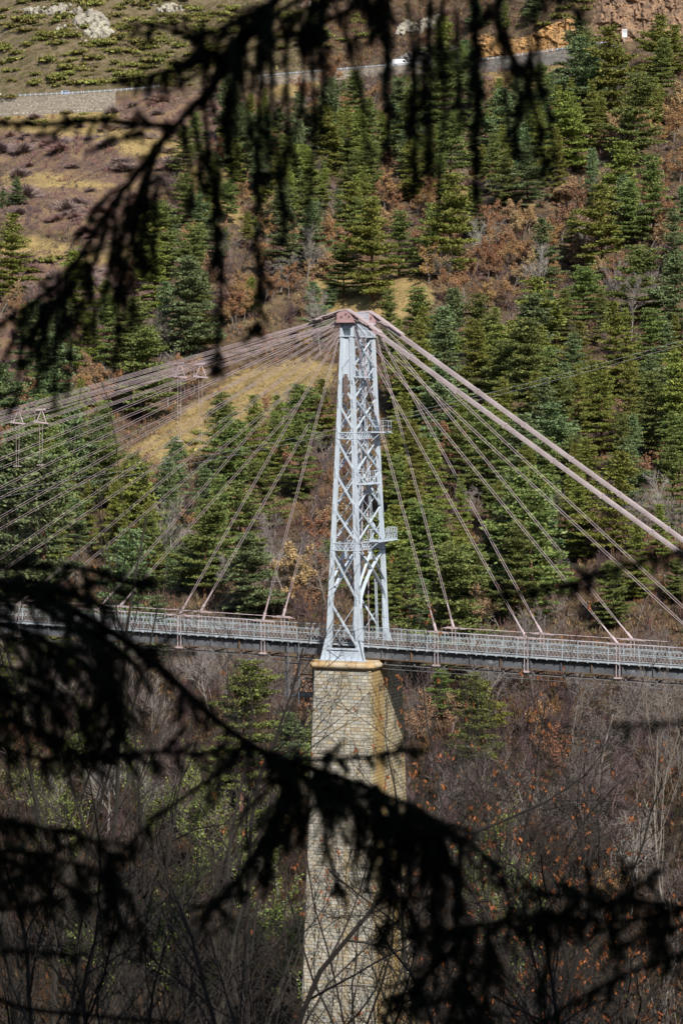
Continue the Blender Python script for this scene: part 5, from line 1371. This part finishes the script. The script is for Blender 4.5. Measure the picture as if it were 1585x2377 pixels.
# ---------------------------------------------------------------- spruces in the shade close to the eye
FY = 12.0
def Q(x, y, Y): return P(x*D_, y*D_, Y)
class Spruce:
    def __init__(s, name, base, label, top):
        s.root = empty(name, base); s.L0 = np.array(base); tag(s.root, label, 'spruce', None)
        b = MB(); z = np.linspace(0, top, 12); b.tube(np.column_stack([np.zeros(12)+.05*np.sin(z), np.zeros(12), z]), .20*(1-z/top*.8), 12); b.build('trunk', M['spruce_bark'], s.root)
    def bough(s, pts, Y, r0, r1, seed, twigs, hang=.6, tl=(.08, .26), nd=1500, needle=.023, stem_needles=True, sub=True, attach=None):
        """pts: course of the bough as seen; twigs per metre; hang: how much the side twigs droop"""
        rs = rgen(seed)
        Yv = np.linspace(Y[0], Y[1], len(pts)) if isinstance(Y, tuple) else np.full(len(pts), Y)
        W = np.array([Q(x, y, yy) for (x, y), yy in zip(pts, Yv)])
        if attach is not None: W = np.vstack([np.asarray(attach, float)[None], W])
        # smooth the course
        t = np.concatenate([[0], np.cumsum(np.linalg.norm(np.diff(W, axis=0), axis=1))]); Lg = t[-1]; n = max(6, int(Lg/.05))
        u = np.linspace(0, Lg, n); C = np.stack([np.interp(u, t, W[:, i]) for i in range(3)], 1)
        for _ in range(2): C[1:-1] = (C[:-2]+2*C[1:-1]+C[2:])/4
        C += np.cumsum(rs.normal(0, .0015, C.shape), 0)*(u/Lg)[:, None]
        wood = MB(); wood.tube(C-s.L0, np.linspace(r0, r1, n), 7)
        A0, A1 = [], []      # needled axis pieces
        if stem_needles: A0 += list(C[:-1]); A1 += list(C[1:])
        P0, P1, RR = [], [], []
        nt = int(Lg*twigs); 
        def twig(p, d, L, r, depth):
            k = max(3, int(L/.04)); q = p
            for i in range(k):
                d = d+rs.normal(0, .10, 3)+np.array([0, 0, -hang*.10]); d /= np.linalg.norm(d)
                e = q+d*L/k; P0.append(q); P1.append(e); RR.append(r*(1-.7*i/k)); A0.append(q); A1.append(e); q = e
                if depth and rs.rand() < .45:
                    v = rs.normal(size=3); v[2] *= .4; dd = d*.7+v*.55; twig(e, dd/np.linalg.norm(dd), L*rs.uniform(.25, .5), r*.6, 0)
        for i in range(nt):
            uu = rs.uniform(.02, 1)*Lg; k = min(n-2, int(uu/Lg*(n-1))); p = C[k]; ax = C[k+1]-C[k]; ax /= np.linalg.norm(ax)
            v = rs.normal(size=3); v -= ax*v.dot(ax); v /= np.linalg.norm(v); d = ax*rs.uniform(.3, .9)+v*.8+np.array([0, 0, -hang]); d /= np.linalg.norm(d)
            twig(p, d, rs.uniform(*tl)*(1.1-.4*uu/Lg), .0045, 1 if sub else 0)
        if P0: wood.segs(np.array(P0)-s.L0, np.array(P1)-s.L0, np.array(RR), np.array(RR)*.8, 4)
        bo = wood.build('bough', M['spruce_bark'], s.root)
        if nd:
            A0 = np.array(A0); A1 = np.array(A1); ln = np.linalg.norm(A1-A0, axis=1); m = rs.poisson(ln*nd); idx = np.repeat(np.arange(len(A0)), m); K = len(idx)
            c = A0[idx]+(A1[idx]-A0[idx])*rs.rand(K, 1); a = (A1-A0)[idx]; a /= np.linalg.norm(a, axis=1, keepdims=True)+1e-9
            v = rs.normal(size=(K, 3)); v -= a*(v*a).sum(1, keepdims=True); v /= np.linalg.norm(v, axis=1, keepdims=True)+1e-9
            d = a*.65+v*.76; ll = needle*rs.uniform(.7, 1.3, (K, 1)); w = np.cross(d, rs.normal(size=(K, 3))); w /= np.linalg.norm(w, axis=1, keepdims=True)+1e-9
            V = np.stack([c-w*.0011, c+d*ll*.6-w*.0014, c+d*ll, c+d*ll*.6+w*.0014], 1).reshape(-1, 3)-s.L0
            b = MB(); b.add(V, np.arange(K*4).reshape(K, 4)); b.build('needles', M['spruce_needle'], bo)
        return bo
gz = lambda X, Y: float(terr(X, Y))
TX, TY = 3.3, 12.8
up = Spruce('spruce_tree', (TX, TY, gz(TX, TY)-.2), 'dark spruce with twigs drooping across the top and boughs at lower right', 15)
att = (TX, TY, 3.4)
k = 0
def S(tree, pts, r=(.012, .004), Y=FY, tw=26, **kw):
    global k; k += 1
    return tree.bough(pts, Y, r[0], r[1], 2000+k, tw, **kw)
DN = dict(hang=.9, tl=(.06, .16))
# main bough sweeping down to the left
S(up, [(760,-160),(640,0),(560,105),(500,195),(430,270),(390,300),(330,390),(260,470),(220,540),(170,620),(110,670),(50,712),(-30,765)], (.028, .009), tw=34, hang=.35, tl=(.03, .11), attach=att)
S(up, [(400,290),(300,284),(200,275),(100,290),(0,284),(-40,290)], (.014, .008), tw=40, hang=.4, tl=(.03, .08))
S(up, [(330,300),(260,325),(200,350)], (.006, .003), tw=26, tl=(.03, .08))
S(up, [(190,285),(130,300),(95,312)], (.005, .003), tw=26, tl=(.03, .07))
S(up, [(520,150),(440,90),(380,62),(320,55),(290,62)], (.010, .004), tw=40, hang=.35, tl=(.04, .12))
S(up, [(540,120),(470,130),(380,165),(300,185),(262,190)], (.010, .004), tw=42, hang=.5, tl=(.04, .13))
S(up, [(640,-10),(560,50),(500,70),(430,90)], (.012, .005), tw=34, hang=.5, tl=(.06, .18))
S(up, [(600,30),(540,110),(470,160),(420,190)], (.012, .005), tw=34, hang=.5, tl=(.06, .18))
S(up, [(560,60),(520,140),(490,210),(470,240)], (.012, .005), tw=34, hang=.6, tl=(.06, .18))
for x0, y0, x1, y1, x2, y2 in [(385,310,330,420,300,560),(350,360,335,500,330,640),(330,400,300,560,270,700),(300,440,275,600,262,860),(200,580,130,640,90,650),(300,420,240,450,200,500),(250,490,190,520,165,560),(265,480,255,600,240,740),(240,530,200,650,175,760),(210,570,150,690,120,810),(160,640,110,730,85,850),(120,680,80,760,60,830),(60,710,20,800,-10,850),
                               (360,400,362,500,350,600),(300,500,310,640,300,760),(420,280,440,400,445,470),(440,260,470,380,460,420),(205,600,215,700,222,790),(90,700,105,770,110,860)]:
    S(up, [(x0,y0),(x1,y1),(x2,y2)], (.006, .003), tw=16, **DN)
# the second bough along the upper edge with the long hanging twigs
S(up, [(1330,-190),(1100,-120),(900,-80),(760,-40),(640,30),(560,90)], (.022, .008), tw=20, hang=.8, tl=(.08, .22), attach=att)
S(up, [(1250,-150),(1000,-80),(860,-40),(740,0),(640,50)], (.014, .006), tw=20, hang=.9, tl=(.06, .20))
S(up, [(900,-40),(740,60),(640,90),(560,130)], (.010, .005), tw=24, hang=.9, tl=(.05, .16))
for x0, y0, x1, y1, x2, y2, tw in [(560,100,500,330,492,600,30),(500,560,512,680,495,862,34),(600,80,590,400,588,590,22),(592,580,600,640,587,770,40),(625,90,618,280,622,420,10),(655,60,660,250,655,400,10),(690,60,700,220,640,420,8),(715,60,722,300,700,560,6),(640,380,650,480,655,560,20),
                                  (880,-10,884,170,890,370,30),(872,-20,868,60,876,100,30),(935,0,945,90,950,150,6),(949,150,952,280,950,450,34),(960,40,952,180,936,330,16),(985,0,978,150,985,350,18),(1096,-20,1092,200,1088,450,36),(1078,-20,1100,120,1096,300,30),(1110,0,1160,90,1190,170,26),(1160,60,1192,200,1180,360,28),(1195,150,1235,270,1250,410,22),(1210,120,1260,250,1278,380,12),
                                  (740,-10,735,60,735,150,40),(840,-10,848,40,850,90,40),(1020,-10,1000,80,1010,180,10),(760,-10,800,90,826,220,6),(560,110,520,240,530,420,26),(470,240,480,360,490,470,22),(540,130,570,260,600,420,8),(1240,-20,1290,10,1340,30,40),(1180,-20,1120,10,1100,60,34),(720,-10,700,60,690,120,44)]:
    S(up, [(x0,y0),(x1,y1),(x2,y2)], (.006, .003), tw=tw, hang=.9, tl=(.04, .12))
tr_ = random.Random(5)
for q in range(24):
    x0 = tr_.uniform(440, 1280); y0 = tr_.uniform(-30, 120); L_ = tr_.uniform(120, 420); dx = tr_.uniform(-30, 30)
    if 895 < x0+dx*.4 < 950 and y0+L_ > 110: continue
    S(up, [(x0,y0),(x0+dx*.4,y0+L_*.5),(x0+dx,y0+L_)], (.004,.002), Y=11.5+tr_.random(), tw=tr_.choice([6,10,16]), hang=.9, tl=(.03,.09), nd=1200)
for q in range(7):
    x0 = tr_.uniform(40, 400); y0 = 715-(x0-60)*1.0+tr_.uniform(-20, 60); L_ = tr_.uniform(110, 300)
    S(up, [(x0,y0),(x0-8,y0+L_*.5),(x0-12,y0+L_)], (.004,.002), Y=11.5+tr_.random(), tw=tr_.choice([10,16,22]), hang=.9, tl=(.03,.09), nd=1300)
# thin out-of-focus spray at the right, closer to the eye
S(up, [(1700,1235),(1568,1262),(1480,1285),(1380,1312),(1270,1342),(1180,1352),(1050,1358)], (.017, .005), Y=10.5, tw=30, hang=.3, tl=(.03, .09), attach=(TX, TY, .2))
# ----- the spruce standing at the left
lo = Spruce('spruce_tree', (-3.5, 12.4, gz(-3.5, 12.4)-.2), 'dark spruce reaching in from the left with a long bough across the pier', 14)
al = (-3.5, 12.4, -.55)
BIG = dict(hang=.55, tl=(.10, .28), nd=1300)
S(lo, [(-120,1310),(0,1340),(100,1372),(220,1430),(320,1492),(400,1560),(480,1640),(560,1702),(640,1745),(720,1765)], (.030, .014), tw=26, hang=.8, tl=(.08, .22), attach=al)
S(lo, [(-80,1300),(60,1295),(160,1290),(250,1310),(330,1350)], (.010, .004), tw=50, hang=.4, tl=(.06, .18), attach=al)
S(lo, [(-80,1340),(60,1350),(180,1370),(260,1390)], (.014, .006), tw=32, **BIG)
S(lo, [(100,1375),(200,1345),(300,1330),(350,1345)], (.008, .004), tw=40, hang=.3, tl=(.05, .14))
S(lo, [(-60,1420),(60,1450),(160,1500),(240,1560),(280,1640),(290,1730)], (.014, .005), tw=32, **BIG)
S(lo, [(150,1400),(230,1500),(270,1600),(260,1720)], (.010, .005), tw=50, **BIG)
S(lo, [(-60,1520),(60,1540),(150,1590),(210,1640)], (.012, .005), tw=32, **BIG)
S(lo, [(-60,1600),(60,1610),(150,1640)], (.012, .005), tw=44, **BIG)
S(lo, [(-60,1690),(80,1745),(200,1745),(330,1725),(450,1730),(560,1720),(650,1735)], (.012, .006), tw=34, hang=.35, tl=(.06, .18), attach=(-3.5, 12.4, -1.1))
S(lo, [(320,1495),(390,1500),(450,1505)], (.006, .003), tw=22, hang=.3, tl=(.04, .1))
S(lo, [(640,1745),(760,1745),(860,1738),(965,1728)], (.010, .004), tw=44, hang=.3, tl=(.04, .10))
S(lo, [(690,1760),(800,1790),(900,1830),(1000,1880),(1080,1940),(1150,1990)], (.012, .005), tw=52, hang=.7, tl=(.08, .24))
S(lo, [(860,1800),(920,1880),(940,1980),(930,2060),(950,2140)], (.010, .005), tw=50, hang=.7, tl=(.08, .22))
S(lo, [(940,1850),(1010,1930),(1050,2020),(1060,2100)], (.010, .005), tw=50, hang=.7, tl=(.08, .22))
S(lo, [(720,1765),(780,1830),(850,1860),(930,1900)], (.010, .005), tw=36, hang=.7, tl=(.06, .18))
S(lo, [(700,1765),(650,1850),(600,1940),(540,2030),(470,2100),(445,2115)], (.010, .004), tw=40, hang=.6, tl=(.06, .16))
S(lo, [(660,1750),(690,1830),(680,1900),(600,1960)], (.010, .004), tw=50, hang=.7, tl=(.08, .2))
S(lo, [(560,1705),(500,1780),(420,1830),(330,1900),(260,1980),(230,2030)], (.010, .004), tw=24, hang=.6, tl=(.05, .14))
S(lo, [(-60,1880),(40,1900),(140,1915),(220,1940),(270,1985)], (.012, .005), tw=44, hang=.5, tl=(.06, .18), attach=(-3.5, 12.4, -2.2))
S(lo, [(-60,2060),(40,2020),(120,1960),(200,1930)], (.008, .004), tw=34, hang=.5, tl=(.05, .15), attach=(-3.5, 12.4, -2.6))
S(lo, [(250,1970),(270,2080),(280,2160)], (.006, .003), tw=34, hang=.7, tl=(.05, .12))
S(lo, [(-80,2270),(0,2300),(60,2322),(160,2330),(260,2340),(330,2350),(410,2352)], (.020, .010), tw=3, hang=.2, tl=(.03, .06), nd=0, attach=(-3.5, 12.4, -3.0))
S(lo, [(-60,2190),(60,2180),(160,2200),(200,2190)], (.007, .003), tw=24, hang=.5, tl=(.04, .1))
for q in range(4):
    y0 = 1360+q*95
    S(lo, [(-60,y0),(50,y0+15),(120,y0+45),(180+12*(q%4),y0+95)], (.009,.004), Y=11.6+.12*q, tw=34, **BIG)
S(lo, [(180,1430),(260,1480),(330,1540),(350,1600)], (.008,.004), tw=30, **BIG)
S(lo, [(740,1770),(820,1850),(880,1950),(900,2060)], (.009,.004), tw=52, **BIG)
S(lo, [(820,1790),(900,1870),(990,1950),(1020,2050)], (.009,.004), tw=52, **BIG)
S(lo, [(600,1730),(660,1760),(720,1790),(760,1830)], (.009,.004), tw=50, **BIG)
S(lo, [(680,1770),(640,1830),(620,1890)], (.008,.004), tw=50, **BIG)
S(lo, [(-60,1960),(60,1990),(170,2040),(260,2110)], (.009,.004), tw=30, **BIG)
S(lo, [(760,1790),(740,1880),(760,1990),(800,2080)], (.008,.003), tw=26, hang=.8, tl=(.05,.14))
S(lo, [(900,1850),(880,1960),(900,2080),(880,2170)], (.008,.003), tw=36, hang=.8, tl=(.06,.18))
S(lo, [(980,1890),(1000,2000),(990,2110),(1010,2210)], (.008,.003), tw=36, hang=.8, tl=(.06,.18))
for pts, tw in [([(-60,1950),(100,1962),(230,2000),(300,2060)],26), ([(260,1990),(248,2080),(255,2170)],30), ([(-60,2100),(60,2082),(150,2060),(230,2050)],26), ([(300,2060),(330,2140),(320,2210)],20), ([(100,1960),(90,2050),(110,2130)],24),
                ([(480,2090),(520,2060),(570,2050)],34), ([(640,1880),(600,1960),(610,2040)],20), ([(760,1800),(700,1870),(690,1950)],24)]:
    S(lo, pts, (.008,.003), tw=tw, hang=.6, tl=(.05,.18))
# ----- boughs of the right spruce, low in the view
ar = (TX, TY, -2.2)
S(up, [(1680,2090),(1568,2080),(1450,2072),(1330,2058),(1230,2040),(1190,2030)], (.016, .005), tw=40, hang=.25, tl=(.05, .16), attach=ar)
S(up, [(1568,2085),(1480,2110),(1400,2120),(1300,2110),(1220,2110)], (.010, .005), tw=46, hang=.3, tl=(.06, .16))
S(up, [(1450,2070),(1435,2020),(1425,1975)], (.005, .002), tw=36, hang=-.2, tl=(.03, .08))
S(up, [(1440,2060),(1490,2010),(1520,1995)], (.005, .002), tw=36, hang=-.2, tl=(.03, .09))
S(up, [(1360,2055),(1350,2020),(1345,2000)], (.004, .002), tw=36, hang=-.2, tl=(.03, .07))
S(up, [(1680,2170),(1568,2200),(1470,2230),(1400,2262),(1300,2320),(1250,2360)], (.010, .005), tw=22, hang=.5, tl=(.05, .14), attach=(TX, TY, -2.6))
S(up, [(1300,2105),(1180,2110),(1080,2130),(1000,2140),(940,2150)], (.010, .004), tw=44, hang=.7, tl=(.06, .18))
S(up, [(1080,2130),(1000,2220),(930,2300),(880,2330)], (.008, .004), tw=34, hang=.6, tl=(.05, .16))
S(up, [(1080,2140),(1070,2230),(1030,2320),(1030,2370)], (.008, .004), tw=46, hang=.7, tl=(.06, .2))
S(up, [(1120,2130),(1130,2220),(1100,2300),(1110,2370)], (.008, .004), tw=40, hang=.7, tl=(.06, .2))
S(up, [(1700,1660),(1568,1668),(1480,1672),(1380,1680)], (.006, .002), Y=8.5, tw=6, hang=.3, tl=(.03, .06), attach=(TX, TY, -1.2))

for pts, tw in [([(870,2335),(960,2305),(1060,2290),(1150,2330)],30), ([(1010,2200),(960,2260),(900,2300)],26), ([(1250,2100),(1262,2200),(1230,2300)],28), ([(1400,2120),(1420,2200),(1400,2280)],24), ([(1500,2110),(1530,2180),(1520,2260)],24),
                ([(1150,2010),(1180,2090),(1160,2180)],28), ([(1330,2060),(1290,2110),(1200,2150)],30), ([(1680,2110),(1568,2120),(1480,2150),(1400,2180)],30)]:
    S(up, pts, (.008,.003), tw=tw, hang=.6, tl=(.05,.18))
# ---------------------------------------------------------------- light, sky, camera
w = bpy.data.worlds.new('World'); SC.world = w; w.use_nodes = True
nt = w.node_tree; bg = nt.nodes['Background']; sky = nt.nodes.new('ShaderNodeTexSky'); sky.sky_type = 'NISHITA'; sky.sun_disc = False
SUN_EL, SUN_AZ = R(40), R(158)      # azimuth clockwise from the direction of view
sky.sun_elevation = SUN_EL; sky.sun_rotation = SUN_AZ
nt.links.new(sky.outputs[0], bg.inputs['Color']); bg.inputs['Strength'].default_value = .105
sl = bpy.data.lights.new('sun', 'SUN'); sl.energy = 4.2; sl.angle = R(.5); sl.color = (1, .955, .88)
so = bpy.data.objects.new('sun', sl); COL.objects.link(so)
to = Vector((math.sin(SUN_AZ)*math.cos(SUN_EL), math.cos(SUN_AZ)*math.cos(SUN_EL), math.sin(SUN_EL)))
so.rotation_euler = to.to_track_quat('Z', 'Y').to_euler(); so.location = to*400
cd = bpy.data.cameras.new('camera'); cam = bpy.data.objects.new('camera', cd); COL.objects.link(cam); SC.camera = cam
cam.location = (0, 0, 0); cam.rotation_euler = (R(90), 0, 0)
cd.sensor_fit = 'VERTICAL'; cd.sensor_height = 24; cd.lens = FPX/2377*24
cd.shift_y = (HY-1188.5)/2377
cd.clip_start = .1; cd.clip_end = 4000
cd.dof.use_dof = True; cd.dof.focus_distance = 260; cd.dof.aperture_fstop = 2.3
SC.view_settings.view_transform = 'Standard'; SC.view_settings.look = 'None'; SC.view_settings.gamma = 1
SC.view_settings.exposure = .4
SC.render.film_transparent = False
SC.cycles.max_bounces = 6; SC.cycles.diffuse_bounces = 3; SC.cycles.use_denoising = True
